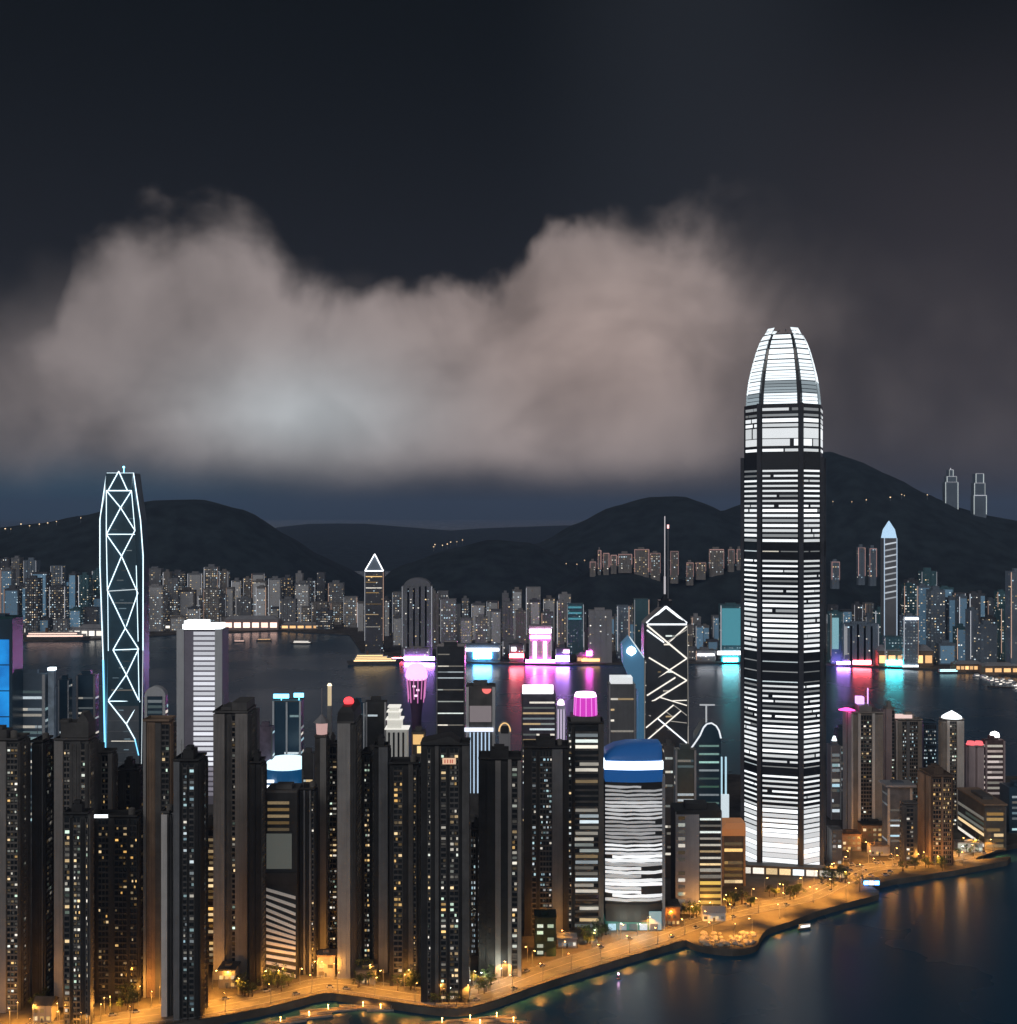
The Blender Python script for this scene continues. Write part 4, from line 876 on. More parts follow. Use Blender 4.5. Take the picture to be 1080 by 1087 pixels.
for sx in (-.25, .25):
    mb = MB(); mb.cone(w * sx, d * .4, h + 1.9, h + 5, 4.2, 3, 10); mb.build('red_cap', lamp('red_cap', (1, .14, .16), 1.3), t)
t, w, d, h, D = O_('curving banded tower with a white ball lamp on its roof', 1043, 1064, 2, 786, 866, (M_pink, surf('maroon_panel', (.12, .08, .08), .7)), window_mat('rose_floors', [(1, .8, .72), (1, .85, .8), WHITE], .15, .7, 1.2), 4.6, 2.0, .95)
mb = MB(); mb.lathe([(2.5, h + 1), (4.2, h + 4), (3.4, h + 7), (.2, h + 8.4)], 14, w * .1, 6); mb.build('ball_lamp', lamp('ball_white', (1, .98, .95), 4), t, smooth=True)
t, w, d, h, D = O_('blue grey low tower with an overhanging flat canopy roof', 940, 966, 6, 836, 905, (M_beige, surf('bluegrey_panel', (.13, .15, .18), .6)), M_cool, 4, 1.4, .45)
mb = MB(); mb.box(-w * .62, w * .62, -3, d + 2, h + 2.2, h + 3.8); mb.build('canopy_roof', M_grey, t)
rt('small dark brown block beside the taller brown block', 957, 972, 3, 853, 917, 'd3 w8 d4', 'w4 d2', (M_brown, M_dark, M_dark, M_dark), .3, 3.3, M_home, ())
t, w, d, h = rt('brown block with gridded windows nearest the tip of the spit', 986, 1010, 13, 824, 916, 'd2 w9 p2 w9 d2', 'p7 d2 p3', (M_brown, surf('brown_recess', (.14, .10, .075), .75, .2, .06, .3), M_brown, M_brown), .34, 3.4, M_amber, ('house',))
t, w, d, h, D = O_('long low block with gold lit end floors at the right', 1042, 1065, 28, 855, 900, (M_dark, M_dark), M_amber, 4.2, 2.4, .95, sidew=M_home)
mb = MB(); mb.box(-w * .55, w * .54, -1.2, d + 1, h + 1.6, h + 2.8); mb.build('roof_overhang', M_brown, t)
O_('dark teal block with bright cyan lobby at the right edge', 1068, 1100, 0, 836, 882, (M_glassblue, M_glassblue), M_cool, 4.5, 1.8, .7, depth=20)
t, w, d, h, D = O_('slim white lit tower peeping out right of the tallest tower', 880, 891, 0, 792, 868, (M_white, M_grey), M_cool, 4.4, 2.6, .7, depth=14)
mb = MB(); mb.cone(0, 6, h + 5, h + 9, 2.4, 1, 8); mb.build('lit_cap', lamp('cool_white', (1, 1, 1), 1), t)
O_('small blue lit block behind the slim white tower', 887, 897, 0, 775, 846, (M_glassblue, M_glassblue), M_cool, 5, 2, .5, depth=12)

# ------------------------------------------------------------------ the skyline across the harbour
ORD = ['', 'first', 'second', 'third', 'fourth', 'fifth', 'sixth', 'seventh', 'eighth', 'ninth', 'tenth', 'eleventh', 'twelfth', 'thirteenth', 'fourteenth', 'fifteenth', 'sixteenth', 'seventeenth', 'eighteenth', 'nineteenth', 'twentieth', 'twenty-first', 'twenty-second', 'twenty-third', 'twenty-fourth']
MARKS = [(214, 'the white crowned office'), (398, 'the lit pyramid tower'), (571, 'the pink crowned block'), (706, 'the braced mast tower'), (831, 'the tallest skyscraper'), (943, 'the spiral banded tower')]
FARW = [('grey', surf('far_grey', (.24, .245, .26), .7, .15, .02, .2)), ('stone', surf('far_stone', (.27, .25, .235), .7, .15, .02, .2)), ('dark', surf('far_dark', (.12, .125, .14), .6, .2, .02, .2)),
        ('blue grey', surf('far_bluegrey', (.20, .25, .31), .6, .15, .02, .2)), ('pale', surf('far_pale', (.36, .355, .36), .7, .12, .02, .2)), ('teal', surf('far_teal', (.08, .18, .21), .5, .2, .02, .2))]
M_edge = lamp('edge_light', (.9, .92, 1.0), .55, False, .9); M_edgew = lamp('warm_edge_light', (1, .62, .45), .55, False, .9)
M_wash = lamp('facade_wash', (.80, .80, .84), .085, False, .8, (.4, .4, .4))  # floodlight on far walls, put in as the panel's own faint glow
M_washc = lamp('cool_facade_wash', (.28, .62, .95), .16, False, .9, (.2, .3, .4))  # blue light on far walls, likewise put into the panel's glow
def shore_y(x):
    for (a, ya), (b, yb) in zip(FAR_SHORE, FAR_SHORE[1:]):
        if a <= x <= b: return ya + (yb - ya) * (x - a) / (b - a)
    return 705
def far_label(x, row, size, tone, light):
    mx, mn = min(MARKS, key=lambda m: abs(m[0] - x)); side = 'left' if x < mx else 'right'
    return (row, mn, side, abs(x - mx)), f'{size} {tone} {row} tower across the harbour', mn, side
PENDING = []
def far_building(x0, x1, yt, D, row, zb=3.0, size=None, lit=None, tone=None, edge=None, fins=None, name='harbour_tower', label=None, winm=None, cat='tower', group=None, d=None):
    tone, wall = next(f for f in FARW if f[0] == tone) if tone else R.choice(FARW)
    a, b = wx(x0, D), wx(x1, D); w = b - a; h = wz(yt, D) - zb
    if h < 8: return None
    d = d or R.uniform(18, 26); lit = R.choice((.2, .3, .42, .6)) if lit is None else lit
    t = thing(name, None, cat, ((a + b) / 2, D, zb), group or f'{row} towers across the harbour')
    mb = MB(); mb.box(-w / 2, w / 2, 0, d, -8, h)
    nf = fins if fins is not None else R.choice((0, 2, 3, 4))
    for k in range(nf):
        u = -w / 2 + w * (k + .5) / nf; mb.box(u - w * .13, u + w * .13, -1.1, .2, -8, h - R.choice((0, 0, 3)))
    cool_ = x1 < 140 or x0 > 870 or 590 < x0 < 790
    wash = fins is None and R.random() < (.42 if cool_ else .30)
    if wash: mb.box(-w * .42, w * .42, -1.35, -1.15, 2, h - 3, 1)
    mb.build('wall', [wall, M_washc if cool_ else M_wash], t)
    wm = winm or (M_farwarm if R.random() < (.12 if x1 < 380 or x0 > 870 else .28) else M_far)
    nc = max(2, int(w / 4.5)); nr = max(3, int(h / 5.2)); cells = 0; wb_ = MB()
    for r_ in range(nr):
        for c in range(nc):
            if R.random() < lit:
                u = -w / 2 + w * (c + .5) / nc; z = 3 + r_ * 5.2
                wb_.box(u - 1.0, u + .5 + R.random(), -1.6, -1.3, z, z + 1.6)
    for r_ in range(nr):
        for c in range(4):
            if R.random() < lit * .7:
                sx = 1 if x1 < CX else -1; z = 3 + r_ * 5.2; y = 2 + c * d / 4.5
                wb_.box(sx * (w / 2 + .05), sx * (w / 2 + .2), y, y + 2, z, z + 1.6)
    if wb_.f: tag(wb_.build('window_glow', wm, t), kind='stuff')
    e = edge if edge is not None else R.choice((None, None, 1, 1, 2))
    if e:
        for sx in ((-1,), (-1, 1))[e - 1]:
            mb = MB(); mb.box(sx * w / 2 - .45, sx * w / 2 + .45, -1.7, -.9, h * .15, h); mb.build('edge_light', M_edge if R.random() < .65 else M_edgew, t)
    mb = MB(); mb.box(-w / 2 - .3, w / 2 + .3, -.5, d + .3, h + .05, h + 1.3)
    if R.random() < .7: mb.box(-w * .25, w * .2, d * .3, d * .7, h + 1.3, h + R.uniform(4, 8))
    mb.build('roof', wall, t)
    if label: t['label'] = label
    else: PENDING.append((t, (x0 + x1) / 2, row, 'broad' if x1 - x0 > 15 else 'slim' if x1 - x0 < 9.5 else 'plain', tone, 'warm' if wm is M_farwarm else 'white'))
    return t, w, d, h
PROFILE = [(-30, 592), (20, 592), (60, 600), (110, 602), (155, 602), (235, 600), (300, 604), (340, 606), (365, 618), (392, 634), (425, 622), (465, 624), (500, 627), (560, 620), (592, 626), (615, 642), (668, 642), (700, 640), (735, 654), (790, 648), (880, 642), (915, 632), (950, 610), (985, 606), (1010, 616), (1050, 622), (1100, 610)]
TAKEN = [[(385, 412), (424, 462), (555, 604), (622, 652), (668, 692), (756, 792), (876, 895), (932, 978), (1068, 1090), (484, 532)], [(390, 408), (940, 952)], [(392, 404), (938, 953)]]
def free(r, a, b): return all(b < p or a > q for p, q in TAKEN[r])
for ri, row, off, hmin, hmax in ((2, 'back row', 330, 0, 16), (1, 'second row', 165, 6, 34), (0, 'waterfront', 40, 18, 62)):
    x = -34.0
    while x < 1110:
        w = R.uniform(7, 17) * (1.1 if ri == 0 else .95)
        if free(ri, x, x + w):
            base = shore_y(x + w / 2); D = dep(base, 3) + off + R.uniform(0, 40)
            yt = crest(PROFILE, x + w / 2) + R.uniform(hmin, hmax)
            big = R.random()
            if ri == 0 and big < .25: yt = base - R.uniform(14, 30)
            yb_ = CY + (H - 3) * F / D
            if yt < yb_ - 10:
                cold = x < 130 or x > 880
                far_building(x, x + w, yt, D, row, tone=R.choice(('dark', 'blue grey', 'blue grey', 'teal', 'grey') if cold else ('grey', 'stone', 'pale', 'grey', 'dark', 'stone')), winm=None)
        x += w + R.uniform(.6, 4.5) * (1.6 if ri == 0 else 1)
PENDING.sort(key=lambda p: p[1])
def mark_of(x): return min(MARKS, key=lambda m: abs(m[0] - x))
for row in ('back row', 'second row', 'waterfront'):
    for mx, mn in MARKS:
        for side in ('left', 'right'):
            ps = [p for p in PENDING if p[2] == row and mark_of(p[1]) == (mx, mn) and (p[1] < mx) == (side == 'left')]
            ps.sort(key=lambda p: abs(p[1] - mx))
            for k, p in enumerate(ps):
                p[0]['label'] = f'{p[3]} {p[4]} tower, far {row}, {ORD[k + 1]} {side} of {mn}'

# landmarks of the far shore
def far_D(x, off=20): return dep(shore_y(x), 3) + off
D = far_D(398, 10); t, w, d, h = far_building(388.5, 408, 607, D, 'waterfront', lit=.12, tone='dark', edge=2, fins=0, label='slim dark harbour tower topped by a white outlined pyramid', name='pyramid_tower', d=26)
Z = lambda y: wz(y, D) - 3; u = D / F
mb = MB(); mb.loft([[(-w / 2, 0, h + 1.4), (w / 2, 0, h + 1.4), (w / 2, d, h + 1.4), (-w / 2, d, h + 1.4)], [(-.4, d / 2 - .4, Z(588)), (.4, d / 2 - .4, Z(588)), (.4, d / 2 + .4, Z(588)), (-.4, d / 2 + .4, Z(588))]]); mb.build('pyramid_roof', FARW[3][1], t)
M_py = lamp('pyramid_line', (.95, .97, 1), 2.6)
for a_, b_ in (((-w / 2, -.5, h + 2.5), (0, d / 2 - 1.5, Z(588))), ((w / 2, -.5, h + 2.5), (0, d / 2 - 1.5, Z(588))), ((-w / 2, -.6, h + 2.5), (w / 2, -.6, h + 2.5))):
    mb = MB(); mb.tube(a_, b_, 1.0); mb.build('light_line', M_py, t)
for y in (612, 618, 624, 629, 641, 652, 665):
    mb = MB(); mb.box(-w * .45, w * (.2 + .25 * R.random()), -.4, .1, Z(y), Z(y) + 1.5); mb.build('floor_light', M_farwarm, t)
D = far_D(443, 30); t, w, d, h = far_building(428, 459, 622, D, 'waterfront', lit=.10, tone='grey', edge=2, fins=5, label='broad grey twin slab with an arched top right of the pyramid tower', name='arched_block', d=30)
mb = MB(); n = 10; mb.loft([[(-w * .45 * math.cos(math.pi * i / n), y, h + 1.4 + 14 * math.sin(math.pi * i / n)) for i in range(n + 1)] for y in (0, d)]); mb.build('arched_roof', FARW[0][1], t)
def neon(x0, x1, y0, y1, D, t, X, zb, mat, name='neon_sign', n=-1.9):
    mb = MB(); mb.box(wx(x0, D) - X, wx(x1, D) - X, n - .5, n, wz(y1, D) - zb, wz(y0, D) - zb); return mb.build(name, mat, t)
N_mag = lamp('neon_magenta', (1, .10, .75), 42); N_pk = lamp('neon_pink', (1, .45, .80), 12); N_wh = lamp('neon_white', (.9, .93, 1), 5); N_bl = lamp('neon_azure', (.10, .50, 1.0), 38)
N_rd = lamp('neon_red', (1, .10, .13), 42); N_te = lamp('neon_teal', (.05, .75, .85), 48); N_vi = lamp('neon_violet', (.50, .22, 1), 50); N_or = lamp('quay_amber', (1, .50, .18), 3.0); N_tef = lamp('teal_facade', (.12, .55, .68), .42, True, 0, (.1, .2, .22))
def landmark(x0, x1, yt, label, tone, neons, off=12, lit=.3, fins=0, edge=2, d=24, **k):
    D = far_D((x0 + x1) / 2, off); r = far_building(x0, x1, yt, D, 'waterfront', lit=lit, tone=tone, fins=fins, edge=edge, label=label, d=d, **k)
    t = r[0]
    for a_, b_, y0, y1, m, nm in neons: neon(a_, b_, y0, y1, D, t, t.location.x, 3, m, nm)
    return r + (D,)
landmark(562, 585, 664, 'pink crowned block washed in pink neon on the far waterfront', 'pale', [(562, 585, 667, 671, N_pk, 'neon_crown'), (563, 584, 674, 677, N_mag, 'neon_sign'), (566, 569, 680, 698, N_pk, 'neon_fin'), (577, 580, 680, 698, N_pk, 'neon_fin'), (558, 589, 699, 702.5, N_mag, 'neon_base')])
landmark(590, 604, 688, 'low violet lit block right of the pink crowned block', 'dark', [(590, 604, 695, 701, N_vi, 'neon_base'), (598, 604, 689, 692, N_pk, 'neon_sign')], lit=.4)
landmark(541, 556, 684, 'low red lit block left of the pink crowned block', 'dark', [(541, 556, 693, 697, N_rd, 'neon_base'), (543, 548, 686, 690, N_wh, 'neon_sign')], lit=.4)
landmark(625, 649, 648, 'broad pale grey block of two tiers near the braced tower', 'pale', [(617, 636, 698, 701, N_or, 'quay_light'), (622, 628, 690, 695, N_mag, 'neon_sign')], lit=.08, fins=4, edge=0)
landmark(602, 619, 641, 'teal glass tower with banded lit crown, right of the pink crowned block', 'teal', [(603, 617, 643, 645, N_tef, 'neon_crown'), (603, 617, 649, 651, N_tef, 'neon_crown'), (603, 617, 655, 657, N_tef, 'neon_crown')], off=150, winm=M_cool)
landmark(655, 667, 643, 'grey block with a cool lit middle left of the braced tower', 'blue grey', [], off=60, winm=M_cool, lit=.5)
landmark(673, 688, 636, 'tall dull teal slab just left of the braced tower top', 'teal', [], off=120, lit=.06)
landmark(764, 788, 642, 'teal lit stepped tower beside the tallest skyscraper', 'teal', [(765, 787, 645, 684, N_tef, 'lit_facade'), (760, 789, 690, 694, N_wh, 'lit_podium'), (766, 782, 697, 702, N_te, 'neon_base')], winm=M_cool)
landmark(738, 758, 690, 'low white lit waterfront hall right of the braced tower', 'grey', [(739, 757, 693, 695, N_wh, 'lit_podium')], lit=.5)
landmark(486, 531, 684, 'long low pavilion glowing azure and white on the far waterfront', 'blue grey', [(488, 530, 687, 690, N_wh, 'lit_roof_edge'), (503, 522, 691, 698, N_bl, 'neon_front')], lit=.2)
landmark(430, 456, 688, 'low dim waterfront hall with a violet glowing base', 'stone', [(430, 462, 696, 699.5, N_vi, 'neon_base')], off=-2, lit=.3, d=14)
landmark(880, 893, 650, 'pale cyan lit tower close to the right edge of the tallest skyscraper', 'teal', [(881, 888, 655, 688, lamp('cyan_facade', (.35, .75, .85), .55), 'lit_facade')], winm=M_cool)
landmark(894, 930, 662, 'broad slate block with a pale lit corner, right of the tallest skyscraper', 'blue grey', [(894, 897, 664, 694, N_wh if 0 else M_edge, 'lit_corner'), (903, 922, 700, 704, N_rd, 'neon_base'), (886, 900, 701, 704, N_vi, 'neon_base')], lit=.08, fins=5)
landmark(957, 972, 654, 'cyan windowed tower right of the spiral banded tower', 'blue grey', [(958, 972, 655, 657, N_wh, 'lit_crown'), (955, 972, 705, 707.5, lamp('neon_pale', (.8, .9, .95), 6), 'neon_base')], lit=.75, winm=M_cool)
landmark(937, 956, 676, 'low teal lit block at the foot of the spiral banded tower', 'teal', [(938, 955, 700, 705, N_te, 'neon_base')], lit=.4, winm=M_cool)
landmark(1070, 1092, 607, 'tall white edged slab at the right edge of the far shore', 'blue grey', [], lit=.12, edge=2, off=30)
# the spiral banded tower
D = far_D(943, 60); t = thing('banded_tower', 'slender pale tower with slanting light bands and a pointed blue crown', 'tower', (wx(943, D), D, 3)); u = D / F; Z = lambda y: wz(y, D) - 3
w = 6.6 * u
mb = MB(); mb.box(-w, w, 0, 22, -5, Z(571)); mb.build('wall', FARW[0][1], t)
mb = MB(); mb.loft([[(-w, 0, Z(571)), (w, 0, Z(571)), (w, 20, Z(571)), (-w, 20, Z(571))], [(-w * .75, 2, Z(562)), (w * .75, 2, Z(562)), (w * .75, 18, Z(562)), (-w * .75, 18, Z(562))], [(-.5, 9, Z(553)), (.5, 9, Z(553)), (.5, 11, Z(553)), (-.5, 11, Z(553))]]); mb.build('crown', lamp('blue_white_crown', (.50, .75, 1), 1.0), t)
for k in range(10):
    y = 577 + 6.4 * k; mb = MB(); mb.loft([[(-w * .9, -.4, Z(y + 1.6)), (-w * .9, .2, Z(y + 1.6)), (-w * .9, .2, Z(y)), (-w * .9, -.4, Z(y))], [(w * .9, -.4, Z(y - .8)), (w * .9, .2, Z(y - .8)), (w * .9, .2, Z(y - 2.2)), (w * .9, -.4, Z(y - 2.2))]]); mb.build('light_band', lamp('spiral_band', (.85, .92, 1), .7, False, .9), t)
for sx in (-1, 1):
    mb = MB(); mb.box(sx * w - .6, sx * w + .6, -.8, .2, 0, Z(571)); mb.build('edge_light', lamp('blue_edge', (.6, .78, 1), .8, False), t)

# towers on the hillsides
def hill_tower(x0, x1, yt, yb, D, label, edge=2, lit=.3, em=None, tone='stone', crown=None):
    zb = wz(yb, D) - 14
    r = far_building(x0, x1, yt, D, 'hillside', zb=zb, lit=lit, tone=tone, edge=0, fins=2, label=label, name='hillside_block', group='apartment blocks on the hillside', d=14)
    if not r: return
    t, w, d, h = r
    for sx in (-1, 1):
        mb = MB(); mb.box(sx * w / 2 - .6, sx * w / 2 + .6, -1.9, -1.1, 12, h); mb.build('edge_light', em or M_edgew, t)
    mb = MB(); mb.box(-w / 2, w / 2, -1.9, -1.1, h - 1.2, h); mb.build('edge_light', em or M_edgew, t)
    return t, w, d, h
M_rose = lamp('rose_outline', (1, .55, .50), .40, False, .8)
HILL = [(626, 632, 596, 602), (634.5, 637.5, 584, 603), (640, 646, 587, 601), (648, 654, 589, 599), (656, 670, 588, 598), (673, 688, 583, 606), (690, 700, 587, 607), (711, 719, 585, 609), (728, 735, 597, 611), (738, 748, 597, 605), (752, 767, 583, 602), (772, 778, 583, 597), (781, 786, 583, 595)]
for k, (a_, b_, y0, y1) in enumerate(HILL): hill_tower(a_, b_, y0, y1, 2880 if a_ < 700 or a_ > 740 else 2860, f'rose outlined apartment block on the hill, {ORD[k + 1]} from the left of its row', em=M_rose, lit=.4)
for k, (a_, b_, y0, y1) in enumerate(((881, 889, 596, 614), (909, 916, 581, 610), (921, 928, 582, 611))): hill_tower(a_, b_, y0, y1, 2700, f'dim hillside tower right of the tallest skyscraper, {ORD[k + 1]} from the left', em=M_rose, tone='blue grey', lit=.2)
D = 3960
for x0_, x1_, tops, lab in ((1001, 1014, ((1001, 1014, 546, 512), (1002.5, 1012.5, 512, 506), (1005, 1009, 506, 499)), 'pale outlined stepped tower with a spire on the right hilltop'), (1031, 1044, ((1031, 1044, 548, 526), (1031.5, 1042.5, 526, 513), (1033, 1041, 513, 503)), 'pale outlined curved topped tower on the right hilltop, nearest the frame edge')):
    t = thing('hilltop_tower', lab, 'tower', (wx((x0_ + x1_) / 2, D), D, wz(556, D) - 30), 'twin towers on the hilltop'); zb = t.location.z; X = t.location.x
    for a_, b_, y0, y1 in tops:
        A, B, z0_, z1_ = wx(a_, D) - X, wx(b_, D) - X, wz(y0, D) - zb - (40 if y0 > 540 else 0), wz(y1, D) - zb
        mb = MB(); mb.box(A, B, 0, 30, z0_, z1_); mb.build('storey_block', FARW[3][1], t)
        for x in (A, B): mb = MB(); mb.box(x - 1.1, x + 1.1, -1.5, -.2, max(z0_, wz(546, D) - zb), z1_); mb.build('edge_light', lamp('hill_edge', (.85, .95, .95), .5, False, .8), t)
        mb = MB(); mb.box(A, B, -1.5, -.2, z1_ - 1, z1_ + 1); mb.build('edge_light', M_edge, t)
    if x0_ < 1010:
        mb = MB(); mb.tube((0, 10, wz(500, D) - zb), (0, 10, wz(497, D) - zb), 1.2); mb.build('spire', M_edge, t)
HL = [(461, 583), (466, 582), (471, 581.5), (476, 580.5), (481, 579), (488, 577), (493, 575.5), (0, 560), (7, 563), (14, 566), (28, 558), (36, 560), (44, 559), (53, 557), (64, 556.5), (92, 553.5), (945, 532), (953, 530), (960, 529), (978, 528.5), (600, 601), (608, 600), (616, 599), (885, 535), (900, 537), (915, 538)]
def hill_point(x, y):
    """where the line of sight through a photo point meets the slope"""
    Dd = 2500.0
    while Dd < 5200:
        X = wx(x, Dd); z = wz(y, Dd)
        if hill_h(X, Dd) >= z - 3: return Vector((X, Dd, hill_h(X, Dd)))
        Dd += 20
    return Vector((wx(x, 4000), 4000, wz(y, 4000)))
pl = None
for x, y in HL:
    p = hill_point(x, y)
    if pl is None:
        pl = thing('hill_lamp', 'tiny amber lamp shining on the dark wooded hillside', 'lamp', p, 'lamps on the dark hills')
        mb = MB(); mb.tube((0, 0, -6), (0, 0, 7), .5); mb.build('pole', M_steel, pl)
        mb = MB(); mb.lathe([(.2, 7), (2.2, 8), (2.2, 9.5), (.2, 10.5)], 8); mb.build('lamp_head', lamp('hill_amber', (1, .72, .42), 1.5, False, .8), pl)
    else: c = copy_tree(pl); c.location = p + Vector((R.uniform(-12, 12), 0, R.uniform(-4, 5))); k_ = R.uniform(.35, 1.0); c.scale = (k_, k_, 1)

# quays, terminals and piers of the far shore
def hall(label, x0, x1, yt, yb, mat, strip, name='terminal', zb=3.0, d=26, cat='terminal', roofm=None, nwin=6):
    D = dep(yb, zb); a, b = wx(x0, D), wx(x1, D); w = b - a; h = wz(yt, D) - zb
    t = thing(name, label, cat, ((a + b) / 2, D, zb)); FOOT.append((label, a, b, D, D + d))
    mb = MB(); mb.box(-w / 2, w / 2, 0, d, -3, h); mb.build('wall', mat, t)
    mb = MB(); mb.loft([[(-w / 2 - 1, -1.2, h + .05), (w / 2 + 1, -1.2, h + .05), (w / 2 + 1, d + 1, h + .05), (-w / 2 - 1, d + 1, h + .05)], [(-w / 2 + w * .1, d * .35, h * 1.35 + .3), (w / 2 - w * .1, d * .35, h * 1.35 + .3), (w / 2 - w * .1, d * .65, h * 1.35 + .3), (-w / 2 + w * .1, d * .65, h * 1.35 + .3)]]); mb.build('roof', roofm or M_grey, t)
    for k in range(nwin):
        u0 = -w / 2 + w * (k + .12) / nwin; u1 = -w / 2 + w * (k + .86) / nwin
        mb = MB(); mb.box(u0, u1, -.3, .1, h * .2, h * .7); mb.build('window', strip, t)
    return t
Q_w = lamp('quay_white', (1, .93, .82), 2.2, True, .8); Q_p = lamp('quay_pink', (1, .62, .50), 2.4, True, .8); Q_o = lamp('quay_orange', (1, .55, .22), 1.6, True, .8)
hall('long white lit ferry pier on the far left shore', 12, 62, 664, 672, M_grey, Q_w, 'ferry_pier'); hall('white lit pier shed behind the lattice tower on the far left shore', 66, 112, 666, 676, M_grey, Q_w, 'ferry_pier')
hall('curved white quay building right of the lattice tower', 152, 190, 662, 667, M_grey, Q_w, 'ferry_pier')
hall('long pink lit terminal left of the harbour channel', 240, 297, 657, 667.5, M_pink, Q_p); hall('dim low quay shed left of the lit pyramid tower', 300, 350, 662, 667, M_grey, Q_o)
hall('low gold lit quay hall in front of the pale grey tiered block', 612, 648, 695, 702, M_brown, Q_o); hall('red lit promenade hall right of the tallest skyscraper', 893, 928, 693, 704, M_pink, lamp('quay_red', (1, .42, .30), 1.6, True, .8))
hall('broad brown lit quay hall at the foot of the spiral banded tower', 930, 988, 690, 706, M_brown, Q_o); hall('low amber lit quay shed on the far right shore', 1012, 1040, 704, 711, M_brown, Q_o); hall('long amber lit quay terrace at the right end of the far shore', 1042, 1100, 706, 714, M_brown, Q_o)

# ------------------------------------------------------------------ vessels
def hull(L_, B, hgt, draft=1.0):
    mb = MB(); rings = []
    for z, k in ((-draft, .78), (0, .92), (hgt, 1.0)):
        r = []
        n = 7
        for i in range(n): 
            a_ = -1 + 2 * i / (n - 1); r.append((L_ / 2 * a_ * (k if abs(a_) > .9 else 1), -B / 2 * k * (1 - max(0, a_) ** 3 * .95 - max(0, -a_ - .7) * .8), z))
        r += [(x, -y, z) for x, y, z in r[::-1]]
        rings.append(r)
    mb.loft(rings); return mb
def ship(label, px, py, length, decks, lightm, rz=0, name='ship', hullm=None, cat='ship', group=None, funnel=True):
    D = dep(py, 0); t = thing(name, label, cat, (wx(px, D), D, 0), group, rz); B = length * .2; hg = length * .05 + .8
    hull(length, B, hg).build('hull', hullm or M_dark, t)
    z = hg
    for k in range(decks):
        l = length * (.78 - .10 * k); s = length * (.03 * k - .02); dh = max(2.2, length * .032)
        mb = MB(); mb.box(-l / 2 - s, l / 2 - s, -B * .40, B * .40, z + .05, z + dh * .92); mb.box(-l / 2 - s - .5, l / 2 - s + .5, -B * .43, B * .43, z + dh * .92, z + dh); mb.build('deckhouse', M_white, t)
        mb = MB(); mb.box(-l / 2 - s + .5, l / 2 - s - .5, -B * .40 - .25, -B * .40, z + dh * .28, z + dh * .78); mb.build('cabin_lights', lightm, t)
        z += dh
    if funnel:
        mb = MB(); mb.cone(-length * .12, 0, z, z + length * .06, length * .022, length * .018, 10); mb.build('funnel', M_brick, t)
        mb = MB(); mb.tube((length * .12, 0, z), (length * .12, 0, z + length * .09), .25); mb.build('mast', M_steel, t)
    return t
ship('large harbour cruise ship with tiers of gold lit decks left of the pink dome', 398, 704, 96, 4, lamp('ship_gold', (1, .66, .28), 2.4, True, .6), rad(4), 'cruise_ship')
t = ship('long low red lit barge moored behind the cruise ship', 421, 699.8, 60, 1, N_rd, 0, 'barge', funnel=False)
ship('small ferry with a white lit cabin in the channel left of the pyramid tower', 322, 683, 46, 2, Q_w, rad(-3), 'ferry')
ship('tiny ferry near the pink lit terminal with amber cabin lights', 282, 679.5, 34, 1, Q_o, rad(5), 'ferry')
ship('low dark boat with two lamps beside the white crowned office', 256, 681, 26, 1, Q_p, 0, 'ferry')
ship('long dark lit liner lying off the far left shore', 62, 679, 150, 2, Q_p, rad(2), 'liner')
ship('white lit ferry off the far shore right of the spiral banded tower', 1003, 713.5, 40, 2, lamp('ferry_teal', (.5, .95, 1), 3, True), rad(3), 'ferry')
ship('small launch running beneath the tallest skyscraper in open water', 852, 984, 10, 1, Q_w, rad(20), 'launch', funnel=False)
D = dep(1036, 0); t = thing('buoy', 'small buoy with a pink white lamp floating off the near seawall', 'buoy', (wx(656, D), D, 0))
mb = MB(); mb.lathe([(.3, -1), (1.2, -.2), (1.3, .5), (.5, .9), (.2, 2.6)], 12); mb.build('float', M_brick, t)
mb = MB(); mb.lathe([(.1, 2.6), (.42, 2.8), (.42, 3.2), (.1, 3.5)], 10); mb.build('lamp', lamp('buoy_lamp', (1, .55, .95), 60), t)
D = dep(938); t = thing('lit_landing', 'small landing stage with blue white lit screens on the shore right of the tallest tower', 'landing stage', (wx(923, D), D, G)); mb = MB(); mb.box(-6, 6, 0, 5, 0, .5); mb.box(-6.5, 6.5, -.5, 5.5, 4.2, 4.6)
for x in (-6, 5.7):
    for y in (0, 4.7): mb.box(x, x + .3, y, y + .3, .5, 4.2)
mb.build('shelter', M_steel, t)
for k, mm in enumerate((lamp('landing_blue', (.08, .35, 1), 14), lamp('landing_white', (.8, .92, 1), 5), lamp('landing_blue', (1, 1, 1), 1))):
    mb = MB(); mb.box(-5.5 + 3.8 * k, -2.2 + 3.8 * k, -.1, .1, .9, 3.6); mb.build('screen', mm, t)
proto = None
for k in range(46):
    a_ = R.random(); px = 1035 + 62 * a_ + R.uniform(-6, 6); py = 716 + 22 * max(0, (px - 1030) / 60) * R.uniform(.45, 1.05)
    D = dep(py, 0)
    if proto is None:
        proto = thing('moored_boat', 'small white lit boat moored in the crowded marina at the right edge', 'boat', (wx(px, D), D, 0), 'boats in the marina')
        hull(13, 4.2, 1.7, .6).build('hull', M_white, proto)
        mb = MB(); mb.box(-3.5, 2.5, -1.5, 1.5, 1.75, 3.6); mb.box(-2.5, 1, -1.3, 1.3, 3.6, 4.8); mb.build('cabin', M_white, proto)
        mb = MB(); mb.box(-3.2, 2.2, -1.65, -1.5, 2.2, 3.2); mb.build('cabin_lights', lamp('marina_glow', (1, .9, .78), 2.2, False, .9), proto)
        o = proto
    else: o = copy_tree(proto); o.location = (wx(px, D), D, 0)
    o.rotation_euler = (0, 0, R.uniform(-.5, .5))
